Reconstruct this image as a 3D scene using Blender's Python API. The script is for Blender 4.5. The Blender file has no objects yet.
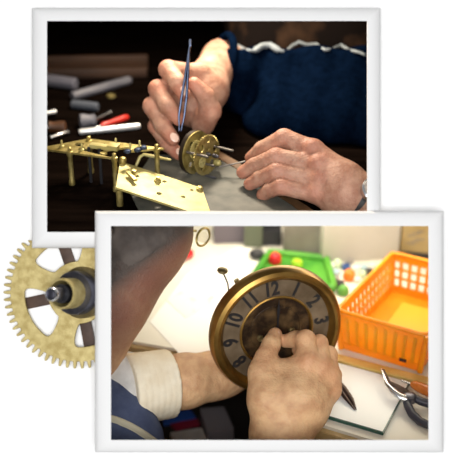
import bpy, bmesh, math, random
import numpy as np
from mathutils import Vector, Matrix, noise

random.seed(7)
SC = bpy.context.scene
COL = SC.collection
PI = math.pi

# ------------------------------------------------------------------ camera frame
TH = math.radians(28.0)                 # the camera looks down by this much
CAM = Vector((0, 0, 1.447))
FW = Vector((0, math.cos(TH), -math.sin(TH)))
RT = Vector((1, 0, 0))
UP = Vector((0, math.sin(TH), math.cos(TH)))
NN = -FW
ZB = 0.972                              # watchmaker's bench top
ZT = 0.760                              # clock mender's table top

def P(px, py, d):
    px, py, d = float(px), float(py), float(d)
    return CAM + d * (FW + RT * ((px - 225.0) / 1000.0) + UP * ((230.5 - py) / 1000.0))

def Pz(px, py, z):
    v = FW + RT * ((px - 225.0) / 1000.0) + UP * ((230.5 - py) / 1000.0)
    return CAM + v * ((z - CAM.z) / v.z)

def D(r, u, n):                          # a direction: right, up, towards the viewer
    return RT * r + UP * u + NN * n

# ------------------------------------------------------------------ object helpers
def link(name, me, parent=None):
    o = bpy.data.objects.new(name, me)
    COL.objects.link(o)
    if parent: o.parent = parent
    return o

def tag(o, label, cat, group=None):
    o['label'] = label; o['category'] = cat
    if group: o['group'] = group
    return o

ROOT = {}
def thing(name, label, cat, loc, group=None):
    o = link(name, None); o.location = loc; o.empty_display_size = 0.01
    ROOT[o] = Vector(loc)
    return tag(o, label, cat, group)

def finish(me, mats, smooth=40):
    if not isinstance(mats, (list, tuple)): mats = [mats]
    for m in mats: me.materials.append(m)
    if smooth:
        me.polygons.foreach_set('use_smooth', [True] * len(me.polygons))
        if smooth < 180: me.set_sharp_from_angle(angle=math.radians(smooth))
    me.update()

def obj(name, bm, mats, parent=None, smooth=40, label=None):
    """one mesh object out of world-space geometry; under a parent, in the parent's frame"""
    me = bpy.data.meshes.new(name)
    if isinstance(bm, bmesh.types.BMesh):
        bmesh.ops.recalc_face_normals(bm, faces=bm.faces)
        bm.to_mesh(me); bm.free()
    else:
        v, f = bm
        me.from_pydata(v, [], f)
    finish(me, mats, smooth)
    if parent:
        loc = ROOT[parent]
    else:
        cs = np.empty(len(me.vertices) * 3); me.vertices.foreach_get('co', cs); cs = cs.reshape(-1, 3)
        lo, hi = cs.min(0), cs.max(0)
        loc = Vector(((lo[0] + hi[0]) / 2, (lo[1] + hi[1]) / 2, lo[2]))
    me.transform(Matrix.Translation(-loc))
    o = link(name, me, parent)
    if not parent: o.location = loc
    ROOT[o] = loc
    if label: o['label'] = label
    return o

def struct(name, bm, mats, smooth=0):
    o = obj(name, bm, mats, None, smooth); o['kind'] = 'structure'
    return o

# ------------------------------------------------------------------ shape helpers
def frame_of(z, x=None):
    z = Vector(z).normalized()
    if x is None:
        x = Vector((0, 0, 1)) if abs(z.z) < .9 else Vector((1, 0, 0))
    x = (Vector(x) - z * Vector(x).dot(z)).normalized()
    return x, z.cross(x), z

def add_box(bm, c, ax, hs, bevel=0, seg=2):
    """box at c, half sizes hs along the three axes ax"""
    t = bmesh.new(); bmesh.ops.create_cube(t, size=2)
    for v in t.verts: v.co = Vector((v.co.x * hs[0], v.co.y * hs[1], v.co.z * hs[2]))
    if bevel: bmesh.ops.bevel(t, geom=t.edges[:], offset=bevel, segments=seg, affect='EDGES', profile=.6)
    a = [Vector(k).normalized() for k in ax]
    for v in t.verts: v.co = Vector(c) + a[0] * v.co.x + a[1] * v.co.y + a[2] * v.co.z
    me = bpy.data.meshes.new('t'); t.to_mesh(me); t.free(); bm.from_mesh(me); bpy.data.meshes.remove(me)

def zbox(bm, c, hs, rot=0, bevel=0):
    x = Vector((math.cos(rot), math.sin(rot), 0)); y = Vector((-math.sin(rot), math.cos(rot), 0))
    add_box(bm, c, (x, y, Vector((0, 0, 1))), hs, bevel)

def add_tube(bm, pts, rad, n=12, flat=1.0, up=None):
    pts = [Vector(p) for p in pts]
    if not isinstance(rad, (list, tuple)): rad = [rad] * len(pts)
    rings = []; px = up
    for i, p in enumerate(pts):
        t = (pts[min(i + 1, len(pts) - 1)] - pts[max(i - 1, 0)])
        x, y, z = frame_of(t, px if px is not None else None)
        px = x
        rings.append([bm.verts.new(p + (x * math.cos(a) * flat + y * math.sin(a)) * rad[i]) for a in [2 * PI * k / n for k in range(n)]])
    for a, b in zip(rings, rings[1:]):
        for k in range(n):
            bm.faces.new((a[k], a[(k + 1) % n], b[(k + 1) % n], b[k]))
    bm.faces.new(rings[0][::-1]); bm.faces.new(rings[-1])

def add_lathe(bm, prof, o, z, n=48, x=None, close=True):
    x, y, z = frame_of(z, x); rings = []
    for r, h in prof:
        if r < 1e-6: rings.append([bm.verts.new(Vector(o) + z * h)])
        else: rings.append([bm.verts.new(Vector(o) + z * h + (x * math.cos(2 * PI * k / n) + y * math.sin(2 * PI * k / n)) * r) for k in range(n)])
    for a, b in zip(rings, rings[1:]):
        for k in range(n):
            k2 = (k + 1) % n
            if len(a) == 1 and len(b) == 1: continue
            if len(a) == 1: bm.faces.new((a[0], b[k2], b[k]))
            elif len(b) == 1: bm.faces.new((a[k], a[k2], b[0]))
            else: bm.faces.new((a[k], a[k2], b[k2], b[k]))

def add_prism(bm, poly, ext, bevel=0):
    t = bmesh.new()
    a = [t.verts.new(p) for p in poly]; b = [t.verts.new(Vector(p) + Vector(ext)) for p in poly]
    n = len(poly)
    t.faces.new(a[::-1]); t.faces.new(b)
    for k in range(n): t.faces.new((a[k], a[(k + 1) % n], b[(k + 1) % n], b[k]))
    bmesh.ops.recalc_face_normals(t, faces=t.faces)
    if bevel: bmesh.ops.bevel(t, geom=t.edges[:], offset=bevel, segments=2, affect='EDGES')
    me = bpy.data.meshes.new('t'); t.to_mesh(me); t.free(); bm.from_mesh(me); bpy.data.meshes.remove(me)

def add_plate(bm, outer, holes, ox, oy, oz, o, th):
    """flat plate with holes: 2D loops filled, then given thickness along oz"""
    t = bmesh.new(); edges = []
    for loop in [outer] + holes:
        vs = [t.verts.new((p[0], p[1], 0)) for p in loop]
        for k in range(len(vs)): edges.append(t.edges.new((vs[k], vs[(k + 1) % len(vs)])))
    bmesh.ops.triangle_fill(t, edges=edges, use_beauty=True)
    r = bmesh.ops.extrude_face_region(t, geom=t.faces[:])
    for v in [g for g in r['geom'] if isinstance(g, bmesh.types.BMVert)]: v.co.z += th
    bmesh.ops.recalc_face_normals(t, faces=t.faces)
    for v in t.verts: v.co = Vector(o) + ox * v.co.x + oy * v.co.y + oz * v.co.z
    me = bpy.data.meshes.new('t'); t.to_mesh(me); t.free(); bm.from_mesh(me); bpy.data.meshes.remove(me)

def circle(cx, cy, r, n=20): return [(cx + r * math.cos(2 * PI * k / n), cy + r * math.sin(2 * PI * k / n)) for k in range(n)]

def add_ball(bm, c, r, ax=None, n=20):
    """ellipsoid, r = three radii along ax"""
    t = bmesh.new(); bmesh.ops.create_uvsphere(t, u_segments=n, v_segments=max(8, n // 2), radius=1)
    if not isinstance(r, (list, tuple)): r = (r, r, r)
    ax = ax or (Vector((1, 0, 0)), Vector((0, 1, 0)), Vector((0, 0, 1)))
    for v in t.verts: v.co = Vector(c) + ax[0] * v.co.x * r[0] + ax[1] * v.co.y * r[1] + ax[2] * v.co.z * r[2]
    me = bpy.data.meshes.new('t'); t.to_mesh(me); t.free(); bm.from_mesh(me); bpy.data.meshes.remove(me)

# ------------------------------------------------------------------ distance fields and their skin
def smin(a, b, k):
    h = np.maximum(k - np.abs(a - b), 0) / k
    return np.minimum(a, b) - h * h * k * .25

def cap(X, a, b, ra, rb):
    a = np.array(a, np.float32); b = np.array(b, np.float32); ab = b - a
    t = np.clip(((X - a) @ ab) / max(float(ab @ ab), 1e-12), 0, 1)
    return np.linalg.norm(X - a - t[..., None] * ab, axis=-1) - (ra + (rb - ra) * t)

def ell(X, c, ax, r):
    q = X - np.array(c, np.float32)
    k = [(q @ np.array(a, np.float32)) / s for a, s in zip(ax, r)]
    n = np.sqrt(k[0] ** 2 + k[1] ** 2 + k[2] ** 2)
    return (n - 1) * min(r)

def chain(X, js, k=.002):
    """js: (point, radius) joints"""
    d = None
    for (a, ra), (b, rb) in zip(js, js[1:]):
        c = cap(X, a, b, ra, rb)
        d = c if d is None else smin(d, c, k)
    return d

def skin(fn, lo, hi, h):
    """polygonise fn<0 inside the box lo..hi with surface nets of cell h"""
    lo = np.array(lo, np.float32); hi = np.array(hi, np.float32)
    n = np.ceil((hi - lo) / h).astype(int) + 1
    gx, gy, gz = [lo[i] + h * np.arange(n[i], dtype=np.float32) for i in range(3)]
    V = np.empty(tuple(n), np.float32)
    st = max(1, int(400000 // (n[1] * n[2])))
    for i in range(0, n[0], st):
        X = np.stack(np.meshgrid(gx[i:i + st], gy, gz, indexing='ij'), -1)
        V[i:i + st] = fn(X)
    V[0] = np.maximum(V[0], 1e-4); V[-1] = np.maximum(V[-1], 1e-4)
    V[:, 0] = np.maximum(V[:, 0], 1e-4); V[:, -1] = np.maximum(V[:, -1], 1e-4)
    V[:, :, 0] = np.maximum(V[:, :, 0], 1e-4); V[:, :, -1] = np.maximum(V[:, :, -1], 1e-4)
    S = V < 0
    c = [S[i:n[0] - 1 + i, j:n[1] - 1 + j, k:n[2] - 1 + k] for i in (0, 1) for j in (0, 1) for k in (0, 1)]
    s = sum(x.astype(np.int8) for x in c)
    act = (s > 0) & (s < 8)
    idx = np.full(act.shape, -1, np.int64); ids = np.argwhere(act); idx[act] = np.arange(len(ids))
    acc = np.zeros((len(ids), 3)); cnt = np.zeros(len(ids))
    offs = [(i, j, k) for i in (0, 1) for j in (0, 1) for k in (0, 1)]
    for a in range(8):
        for b in range(a + 1, 8):
            oa, ob = np.array(offs[a]), np.array(offs[b])
            if np.abs(oa - ob).sum() != 1: continue
            va = V[tuple((ids + oa).T)]; vb = V[tuple((ids + ob).T)]
            m = (va < 0) != (vb < 0)
            t = va[m] / (va[m] - vb[m])
            acc[m] += oa + t[:, None] * (ob - oa); cnt[m] += 1
    pos = lo + h * (ids + acc / cnt[:, None])
    quads = []
    for ax in range(3):
        o1, o2 = [k for k in range(3) if k != ax]
        sl0 = [slice(None)] * 3; sl1 = [slice(None)] * 3
        sl0[ax] = slice(0, -1); sl1[ax] = slice(1, None)
        e = S[tuple(sl0)] != S[tuple(sl1)]
        E = np.argwhere(e)
        ok = (E[:, o1] > 0) & (E[:, o2] > 0) & (E[:, o1] < n[o1] - 1) & (E[:, o2] < n[o2] - 1)
        E = E[ok]
        inside = S[tuple(E.T)]
        u = np.zeros(3, int); u[o1] = 1; w = np.zeros(3, int); w[o2] = 1
        q = np.stack([idx[tuple((E - u - w).T)], idx[tuple((E - w).T)], idx[tuple(E.T)], idx[tuple((E - u).T)]], 1)
        flip = inside if ax != 1 else ~inside
        q[~flip] = q[~flip][:, ::-1]
        quads.append(q)
    F = np.concatenate(quads)
    F = F[(F >= 0).all(1)]
    # one light smoothing pass takes the grid out of the surface
    for lam in (.5, .5):
        sm = np.zeros_like(pos); ct = np.zeros(len(pos))
        for a, b in ((0, 1), (1, 2), (2, 3), (3, 0)):
            np.add.at(sm, F[:, a], pos[F[:, b]]); np.add.at(ct, F[:, a], 1)
            np.add.at(sm, F[:, b], pos[F[:, a]]); np.add.at(ct, F[:, b], 1)
        pos = pos + lam * (sm / np.maximum(ct, 1)[:, None] - pos)
    return pos, F

def join(parts):
    vs, fs, n = [], [], 0
    for v, f in parts:
        vs.append(v); fs.append(f + n); n += len(v)
    return np.concatenate(vs).tolist(), np.concatenate(fs).tolist()

def box_of(js, pad):
    a = np.array([list(p) for p in js]); return a.min(0) - pad, a.max(0) + pad

def march(fn, px, py, d0=1.0, d1=1.7):
    """distance at which the ray of a pixel enters the field"""
    ds = np.linspace(d0, d1, 700)
    X = np.array([list(P(px, py, d)) for d in ds], np.float32)
    v = fn(X); w = np.where(v < 0)[0]
    return float(ds[w[0]]) if len(w) else None

# ------------------------------------------------------------------ materials
def mat(name, col, rough=.5, metal=0., col2=None, scale=60., bump=0., bscale=200., detail=4., lo=.35, hi=.65, **kw):
    m = bpy.data.materials.new(name); m.use_nodes = True
    nt = m.node_tree; b = nt.nodes['Principled BSDF']
    b.inputs['Base Color'].default_value = (*col, 1)
    b.inputs['Roughness'].default_value = rough
    b.inputs['Metallic'].default_value = metal
    for k, v in kw.items(): b.inputs[k.replace('_', ' ')].default_value = v
    tc = nt.nodes.new('ShaderNodeTexCoord')
    if col2 is not None:
        nz = nt.nodes.new('ShaderNodeTexNoise'); nz.inputs['Scale'].default_value = scale; nz.inputs['Detail'].default_value = detail
        rp = nt.nodes.new('ShaderNodeValToRGB')
        rp.color_ramp.elements[0].position = lo; rp.color_ramp.elements[0].color = (*col, 1)
        rp.color_ramp.elements[1].position = hi; rp.color_ramp.elements[1].color = (*col2, 1)
        nt.links.new(tc.outputs['Object'], nz.inputs['Vector'])
        nt.links.new(nz.outputs['Fac'], rp.inputs['Fac']); nt.links.new(rp.outputs['Color'], b.inputs['Base Color'])
    if bump:
        nb = nt.nodes.new('ShaderNodeTexNoise'); nb.inputs['Scale'].default_value = bscale; nb.inputs['Detail'].default_value = 3
        bp = nt.nodes.new('ShaderNodeBump'); bp.inputs['Strength'].default_value = bump; bp.inputs['Distance'].default_value = .001
        nt.links.new(tc.outputs['Object'], nb.inputs['Vector'])
        nt.links.new(nb.outputs['Fac'], bp.inputs['Height']); nt.links.new(bp.outputs['Normal'], b.inputs['Normal'])
    return m

def wood(name, c1, c2, scale=(3, 40, 40), rough=.5):
    m = bpy.data.materials.new(name); m.use_nodes = True
    nt = m.node_tree; b = nt.nodes['Principled BSDF']; b.inputs['Roughness'].default_value = rough
    tc = nt.nodes.new('ShaderNodeTexCoord'); mp = nt.nodes.new('ShaderNodeMapping'); mp.inputs['Scale'].default_value = scale
    nz = nt.nodes.new('ShaderNodeTexNoise'); nz.inputs['Scale'].default_value = 2.5; nz.inputs['Detail'].default_value = 6
    rp = nt.nodes.new('ShaderNodeValToRGB')
    rp.color_ramp.elements[0].position = .3; rp.color_ramp.elements[0].color = (*c1, 1)
    rp.color_ramp.elements[1].position = .7; rp.color_ramp.elements[1].color = (*c2, 1)
    nt.links.new(tc.outputs['Object'], mp.inputs['Vector']); nt.links.new(mp.outputs['Vector'], nz.inputs['Vector'])
    nt.links.new(nz.outputs['Fac'], rp.inputs['Fac']); nt.links.new(rp.outputs['Color'], b.inputs['Base Color'])
    return m

def skin_mat(name, base, flush, deep, sub=.12):
    """skin: mottled base, redder over the knuckles and finger ends (attribute flush)"""
    m = bpy.data.materials.new(name); m.use_nodes = True
    nt = m.node_tree; b = nt.nodes['Principled BSDF']
    tc = nt.nodes.new('ShaderNodeTexCoord')
    nz = nt.nodes.new('ShaderNodeTexNoise'); nz.inputs['Scale'].default_value = 70; nz.inputs['Detail'].default_value = 5
    rp = nt.nodes.new('ShaderNodeValToRGB')
    rp.color_ramp.elements[0].position = .36; rp.color_ramp.elements[0].color = (*deep, 1)
    rp.color_ramp.elements[1].position = .6; rp.color_ramp.elements[1].color = (*base, 1)
    at = nt.nodes.new('ShaderNodeAttribute'); at.attribute_name = 'flush'
    mx = nt.nodes.new('ShaderNodeMix'); mx.data_type = 'RGBA'
    mx.inputs[7].default_value = (*flush, 1)
    nt.links.new(tc.outputs['Object'], nz.inputs['Vector']); nt.links.new(nz.outputs['Fac'], rp.inputs['Fac'])
    nt.links.new(at.outputs['Fac'], mx.inputs[0]); nt.links.new(rp.outputs['Color'], mx.inputs[6])
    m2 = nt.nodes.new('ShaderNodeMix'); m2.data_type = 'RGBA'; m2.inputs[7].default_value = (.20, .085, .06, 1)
    a2 = nt.nodes.new('ShaderNodeAttribute'); a2.attribute_name = 'face_shade'  # shade of the face, mixed into the skin colour
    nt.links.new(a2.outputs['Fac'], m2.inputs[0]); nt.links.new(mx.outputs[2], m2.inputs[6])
    m3 = nt.nodes.new('ShaderNodeMix'); m3.data_type = 'RGBA'; m3.inputs[7].default_value = (.08, .06, .05, 1)
    a3 = nt.nodes.new('ShaderNodeAttribute'); a3.attribute_name = 'stubble'
    nt.links.new(a3.outputs['Fac'], m3.inputs[0]); nt.links.new(m2.outputs[2], m3.inputs[6])
    nt.links.new(m3.outputs[2], b.inputs['Base Color'])
    n2 = nt.nodes.new('ShaderNodeTexVoronoi'); n2.inputs['Scale'].default_value = 420
    n3 = nt.nodes.new('ShaderNodeTexNoise'); n3.inputs['Scale'].default_value = 150; n3.inputs['Detail'].default_value = 4
    ad = nt.nodes.new('ShaderNodeMath'); ad.operation = 'MULTIPLY_ADD'; ad.inputs[1].default_value = .35
    bp = nt.nodes.new('ShaderNodeBump'); bp.inputs['Strength'].default_value = .75; bp.inputs['Distance'].default_value = .0014
    nt.links.new(tc.outputs['Object'], n2.inputs['Vector']); nt.links.new(tc.outputs['Object'], n3.inputs['Vector'])
    nt.links.new(n2.outputs['Distance'], ad.inputs[0]); nt.links.new(n3.outputs['Fac'], ad.inputs[2])
    nt.links.new(ad.outputs[0], bp.inputs['Height']); nt.links.new(bp.outputs['Normal'], b.inputs['Normal'])
    b.inputs['Roughness'].default_value = .58; b.inputs['Specular IOR Level'].default_value = .35
    b.inputs['Subsurface Weight'].default_value = sub
    b.inputs['Subsurface Radius'].default_value = (1, .35, .2); b.inputs['Subsurface Scale'].default_value = .004
    return m

M = {}
M['page'] = mat('white_page', (.95, .95, .95), .9)
M['frame'] = mat('white_frame', (.785, .785, .785), .9, Specular_IOR_Level=.1)
M['liner'] = mat('black_liner', (.012, .01, .009), .8)
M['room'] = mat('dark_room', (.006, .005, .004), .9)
M['brass'] = mat('mottled_brass', (.28, .215, .06), .42, .75, (.50, .41, .16), 140, bump=.25, bscale=500)
M['gearbrass'] = mat('gear_brass', (.35, .265, .085), .55, .35, (.52, .425, .18), 130, bump=.3, bscale=700)
M['brass_bright'] = mat('pale_brass', (.37, .31, .10), .5, .35, (.50, .44, .19), 60)
M['rust'] = mat('brown_steel', (.045, .022, .013), .6, .2, (.085, .045, .028), 80)
M['darkrim'] = mat('dark_brown_rim', (.022, .014, .008), .4, .4)
M['oldsteel'] = mat('old_steel', (.10, .09, .085), .45, .8, (.16, .145, .13), 60)
M['steel'] = mat('steel', (.62, .63, .65), .25, 1.)
M['dsteel'] = mat('dark_steel', (.10, .10, .12), .35, .9, (.16, .16, .2), 90)
M['bsteel'] = mat('blued_steel', (.06, .08, .135), .3, .85)
M['black'] = mat('black_plastic', (.012, .012, .015), .4)
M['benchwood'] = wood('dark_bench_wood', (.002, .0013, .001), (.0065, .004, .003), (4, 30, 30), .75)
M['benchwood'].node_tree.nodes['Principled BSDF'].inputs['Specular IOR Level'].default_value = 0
M['mat'] = mat('worn_bench_pad', (.075, .08, .066), .65, 0, (.135, .132, .108), 45, bump=.3, bscale=120)
M['worn'] = wood('worn_wood_edge', (.07, .032, .011), (.19, .10, .04), (20, 20, 20), .6)
M['navy'] = mat('navy_knit', (.0009, .0029, .0088), .95, 0, (.0014, .0046, .014), 120, bump=.8, bscale=260, Specular_IOR_Level=0.)
M['yoke'] = mat('brown_knit', (.006, .0045, .004), .95, 0, (.04, .022, .013), 22, lo=.5, hi=.75, Specular_IOR_Level=0.)
M['trim'] = mat('pale_piping', (.22, .25, .27), .9)
M['jersey'] = mat('blue_jersey', (.045, .06, .12), .95, 0, (.07, .09, .16), 60, bump=.5, bscale=300)
M['stripe'] = mat('cream_stripe', (.5, .46, .34), .95)
M['cuff'] = mat('cream_cuff', (.74, .64, .47), .95, 0, (.8, .72, .56), 70, bump=.4, bscale=350)
M['undershirt'] = mat('grey_white_sleeve', (.5, .48, .45), .95, 0, (.62, .6, .57), 60, bump=.4, bscale=300)
M['skinA'] = skin_mat('skin_of_watchmaker', (.46, .265, .185), (.44, .155, .10), (.32, .155, .10))
M['skinC'] = skin_mat('skin_of_clock_mender', (.64, .395, .21), (.60, .26, .135), (.50, .275, .14))
M['nail'] = mat('nail', (.74, .50, .40), .22)
M['hair'] = mat('grey_hair', (.045, .035, .03), .8, 0, (.11, .09, .078), 40, bump=.6, bscale=120)

# ------------------------------------------------------------------ the page with its two openings
def page_xy(px, py, h=0.): return P(px, py, 1 - h)
bm = bmesh.new()
t_top, t_bot = -.43, 1.107 + .0
def page_pt(x, t): return P(225 + x * 1000, 230.5 + t * 1000, 1.0)
xs = [-.6, -.180, -.116, .143, .205, .6]
ys = [-.50, -.2115, -.0065, .002, .212, 1.105]
# opening cells (column, row)
hole = {(1, 1), (2, 1), (1, 2), (2, 2), (3, 2), (2, 3), (3, 3)}
for i in range(5):
    for j in range(5):
        if (i, j) in hole: continue
        c = page_pt((xs[i] + xs[i + 1]) / 2, (ys[j] + ys[j + 1]) / 2) + FW * .004
        add_box(bm, c, (RT, UP, FW), ((xs[i + 1] - xs[i]) / 2, (ys[j + 1] - ys[j]) / 2, .004))
bmesh.ops.remove_doubles(bm, verts=bm.verts, dist=1e-5)
struct('wall_front', bm, M['page'])

# room shell behind it
def slab(name, lo, hi, m):
    bm = bmesh.new(); c = [(a + b) / 2 for a, b in zip(lo, hi)]; h = [(b - a) / 2 for a, b in zip(lo, hi)]
    zbox(bm, c, h); return struct(name, bm, m)
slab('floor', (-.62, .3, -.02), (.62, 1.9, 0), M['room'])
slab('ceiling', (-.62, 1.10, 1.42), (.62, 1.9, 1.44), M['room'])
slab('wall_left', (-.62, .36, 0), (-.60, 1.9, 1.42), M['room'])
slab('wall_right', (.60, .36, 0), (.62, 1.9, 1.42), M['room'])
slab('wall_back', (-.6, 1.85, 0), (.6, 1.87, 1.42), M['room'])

# ------------------------------------------------------------------ picture frames
PROF = [(0, 0), (0, .0022)] + [(.0152 * (1 - math.cos(a * PI / 2 / 9)), .0022 + .0093 * math.sin(a * PI / 2 / 9)) for a in range(1, 10)] + [(1, .0115), (1, -.03)]
def frame_loop(bm, out, inn, h0, segs, depth):
    """mitred moulding between outer and inner rectangles given in pixels, back face h0 above the page"""
    def corner(rect, k): return [(rect[0], rect[1]), (rect[2], rect[1]), (rect[2], rect[3]), (rect[0], rect[3])][k]
    rings = []
    for s, h in PROF:
        ring = []
        for k in range(4):
            o, i = corner(out, k), corner(inn, k)
            if s == 1: q = i
            else: q = tuple(o[a] + (i[a] - o[a]) * (s / .0155) for a in (0, 1))
            hh = h0 + h if h > -.01 else h0 - depth
            ring.append((q, hh))
        rings.append(ring)
    for a, b in zip(rings, rings[1:]):
        for k in segs:
            k2 = (k + 1) % 4
            # the inner reveal runs straight back from the front edge
            def pt(e):
                (q, hh) = e
                if hh < h0 - .001:                                   # a rebate: the opening widens behind the lip
                    mx_, my_ = (inn[0] + inn[2]) / 2, (inn[1] + inn[3]) / 2
                    q = (q[0] + math.copysign(2.2, q[0] - mx_), q[1] + math.copysign(2.2, q[1] - my_))
                return P(q[0], q[1], 1 - hh)
            bm.faces.new([bm.verts.new(pt(e)) for e in (a[k], a[k2], b[k2], b[k])])
    for k in segs:                                                   # back face and outer return
        k2 = (k + 1) % 4
        o, o2, i, i2 = corner(out, k), corner(out, k2), corner(inn, k), corner(inn, k2)
        a, b2 = P(*o, 1 - h0), P(*o2, 1 - h0)
        ii, ii2 = P(*i, 1 - h0), P(*i2, 1 - h0)
        ii = a.lerp(ii, .7); ii2 = b2.lerp(ii2, .7)
        bm.faces.new([bm.verts.new(p) for p in (a, ii, ii2, b2)])
    bmesh.ops.remove_doubles(bm, verts=bm.verts, dist=2e-5)

def clip(bm, co, no):
    bmesh.ops.bisect_plane(bm, geom=bm.verts[:] + bm.edges[:] + bm.faces[:], plane_co=co, plane_no=no, clear_outer=True)

f1 = thing('picture_frame', 'white frame behind, upper left, around the dark watchmaking view', 'frame', P(206, 8, 1.0))
bm = bmesh.new(); frame_loop(bm, (32, 8, 380.5, 248), (47, 21, 367.3, 232), .013, (0, 3), .010)
obj('moulding', bm, M['frame'], f1, 50)
bm = bmesh.new(); frame_loop(bm, (32, 8, 380.5, 248), (47, 21, 367.3, 232), .013, (1,), .010)
clip(bm, P(380, 216, .98), -UP)
obj('moulding', bm, M['frame'], f1, 50)
bm = bmesh.new(); frame_loop(bm, (32, 8, 380.5, 248), (47, 21, 367.3, 232), .013, (2,), .010)
clip(bm, P(102, 240, .98), RT)
obj('moulding', bm, M['frame'], f1, 50)
f2 = thing('picture_frame', 'white frame in front, lower right, around the bright clock mending view', 'frame', P(270, 453, 1.0))
bm = bmesh.new(); frame_loop(bm, (95, 211, 443.5, 452.5), (111, 226, 428.5, 440), .0255, (0, 1, 2, 3), .022)
obj('moulding', bm, M['frame'], f2, 50)

# ------------------------------------------------------------------ the gear on the page
G0 = P(80, 292, 1.0)
tz = (NN + RT * -.05 + UP * .02).normalized()
gx, gy, gz = frame_of(tz, RT)
GR = .0735
def gear_profile(n=62, ro=.0755, ri=.0682):
    pts = []
    for k in range(n):
        a = 2 * PI * k / n; w = 2 * PI / n
        for f, r in ((-.5, ri), (-.27, ri + .0004), (-.23, ri + .0035), (-.14, ro - .0006), (0, ro), (.14, ro - .0006), (.23, ri + .0035), (.27, ri + .0004)):
            pts.append((r * math.cos(a + f * w), r * math.sin(a + f * w)))
    return pts
def crossing(a0, a1, rin, rout, n=5):
    """one opening between two spokes, spokes of constant width"""
    w = .0125; pts = []
    for k in range(n + 1):
        a = a0 + (a1 - a0) * k / n; e = w / rout
        a = a0 + e + (a1 - a0 - 2 * e) * k / n; pts.append((rout * math.cos(a), rout * math.sin(a)))
    for k in range(n, -1, -1):
        e = .0095 / rin
        a = a0 + e + (a1 - a0 - 2 * e) * k / n; pts.append((rin * math.cos(a), rin * math.sin(a)))
    for _ in range(3):                                               # round the corners
        q = []
        for i in range(len(pts)):
            p, r_ = pts[i], pts[(i + 1) % len(pts)]
            q += [(p[0] * .75 + r_[0] * .25, p[1] * .75 + r_[1] * .25), (p[0] * .25 + r_[0] * .75, p[1] * .25 + r_[1] * .75)]
        pts = q
    return pts
gear = thing('clock_gear', 'large brass clock gear with a steel hub, mounted on the white page at the left', 'gear', G0)
gb = G0 + NN * .0062
CLIPS = [(P(60, 240.5, .99), UP), (P(102, 292, .99), RT)]
bm = bmesh.new()
holes = []
for a in (71, 161, 251, 341): holes.append(crossing(math.radians(a), math.radians(a + 90), .031, .0545))
add_plate(bm, gear_profile(), holes, gx, gy, gz, gb, .0032)
bmesh.ops.bevel(bm, geom=[e for e in bm.edges if len(e.link_faces) == 2 and e.calc_face_angle(0) > 1.2], offset=.0004, segments=1, affect='EDGES')
for c, n_ in CLIPS: clip(bm, c, n_)
obj('gear_wheel', bm, M['gearbrass'], gear, 35)
for a in (109, 192, 281):
    bm = bmesh.new(); a = math.radians(a)
    dx = gx * math.cos(a) + gy * math.sin(a); dy = gz.cross(dx)
    add_box(bm, gb - gz * .0032 + dx * .0385, (dx, dy, gz), (.0215, .0058, .0012), .0004)
    for c, n_ in CLIPS: clip(bm, c, n_)
    obj('steel_spoke', bm, M['rust'], gear, 30, 'brown steel spoke of the wheel behind')
ha = (NN + RT * -.42 + UP * .03).normalized()
hb = gb + gx * .004 + gz * .003
def hubpart(name, prof, m, lab=None):
    bm = bmesh.new(); add_lathe(bm, prof, hb, ha, 56)
    for c, n_ in CLIPS: clip(bm, c, n_)
    obj(name, bm, m, gear, 30, lab)
M['olive'] = mat('olive_brass', (.16, .12, .05), .4, .7, (.28, .22, .10), 80)
hubpart('collar', [(.0255, -.004), (.0255, .0035), (.0245, .005), (.0205, .005)], M['olive'])
hubpart('sleeve', [(.0215, .003), (.0215, .017), (.0205, .0188), (.0145, .0188), (.0145, .010)], M['dsteel'], 'dark steel sleeve')
hubpart('tube', [(.0148, .012), (.0148, .0385), (.0143, .0393), (.0128, .0393), (.0126, .038), (.0124, .016), (0, .016)], M['gearbrass'], 'hollow brass tube')
hubpart('nut', [(.0092, .016), (.0092, .0395), (.008, .041), (.006, .041)], M['black'], 'black nut inside the tube')
hubpart('arbor', [(.0064, .03), (.0064, .0565), (.0058, .0575), (.0046, .0575), (.0044, .0555), (.0025, .0560), (0, .0565)], M['dsteel'], 'steel arbor with a pale chamfered end')
bm = bmesh.new(); add_lathe(bm, [(.0066, .0535), (.0067, .0568), (.0058, .0580), (.0047, .0578), (.0047, .0560), (.0063, .0535)], hb, ha, 40)
obj('arbor_rim', bm, M['steel'], gear, 40)

# ------------------------------------------------------------------ UPPER VIEW: the watchmaker's bench
bench = thing('workbench', 'dark brown wooden watchmaking bench carrying brass movements and tools', 'workbench', (0, 1.3, .964))
bm = bmesh.new()
e1 = .931
poly = [(-.6, .893), (-.122, .893), (-.122, e1), (.6, e1), (.6, 1.85), (-.6, 1.85)]
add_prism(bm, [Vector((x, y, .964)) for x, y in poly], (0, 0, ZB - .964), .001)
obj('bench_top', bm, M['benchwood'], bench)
# worn pad near the right half, with its chipped wooden edge
PADZ = ZB + .0015
pe = [(152, 156), (214, 158), (232, 168), (250, 180), (272, 194), (292, 207), (300, 214)]
bm = bmesh.new()
base = [Pz(px, py, ZB + .0003) for px, py in pe] + [Pz(140, 214, ZB + .0003), Pz(128, 190, ZB + .0003)]
add_prism(bm, base, (0, 0, .0022), .0005)
tag(obj('bench_pad', bm, M['mat']), 'worn grey green pad on the dark bench under the round brass movement', 'pad')
bm = bmesh.new()
w_out = [(214, 150), (236, 162), (256, 176), (282, 192), (306, 207), (316, 214)]
w_in = [(300.5, 214), (292.5, 207), (272.5, 194), (250.5, 180), (232.5, 168), (214.5, 158)]
add_prism(bm, [Pz(px, py, ZB + .0003) for px, py in w_out + w_in], (0, 0, .0026), .0006)
obj('edging_strip', bm, M['worn'], bench, label='worn orange brown wooden edging strip')

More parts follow.
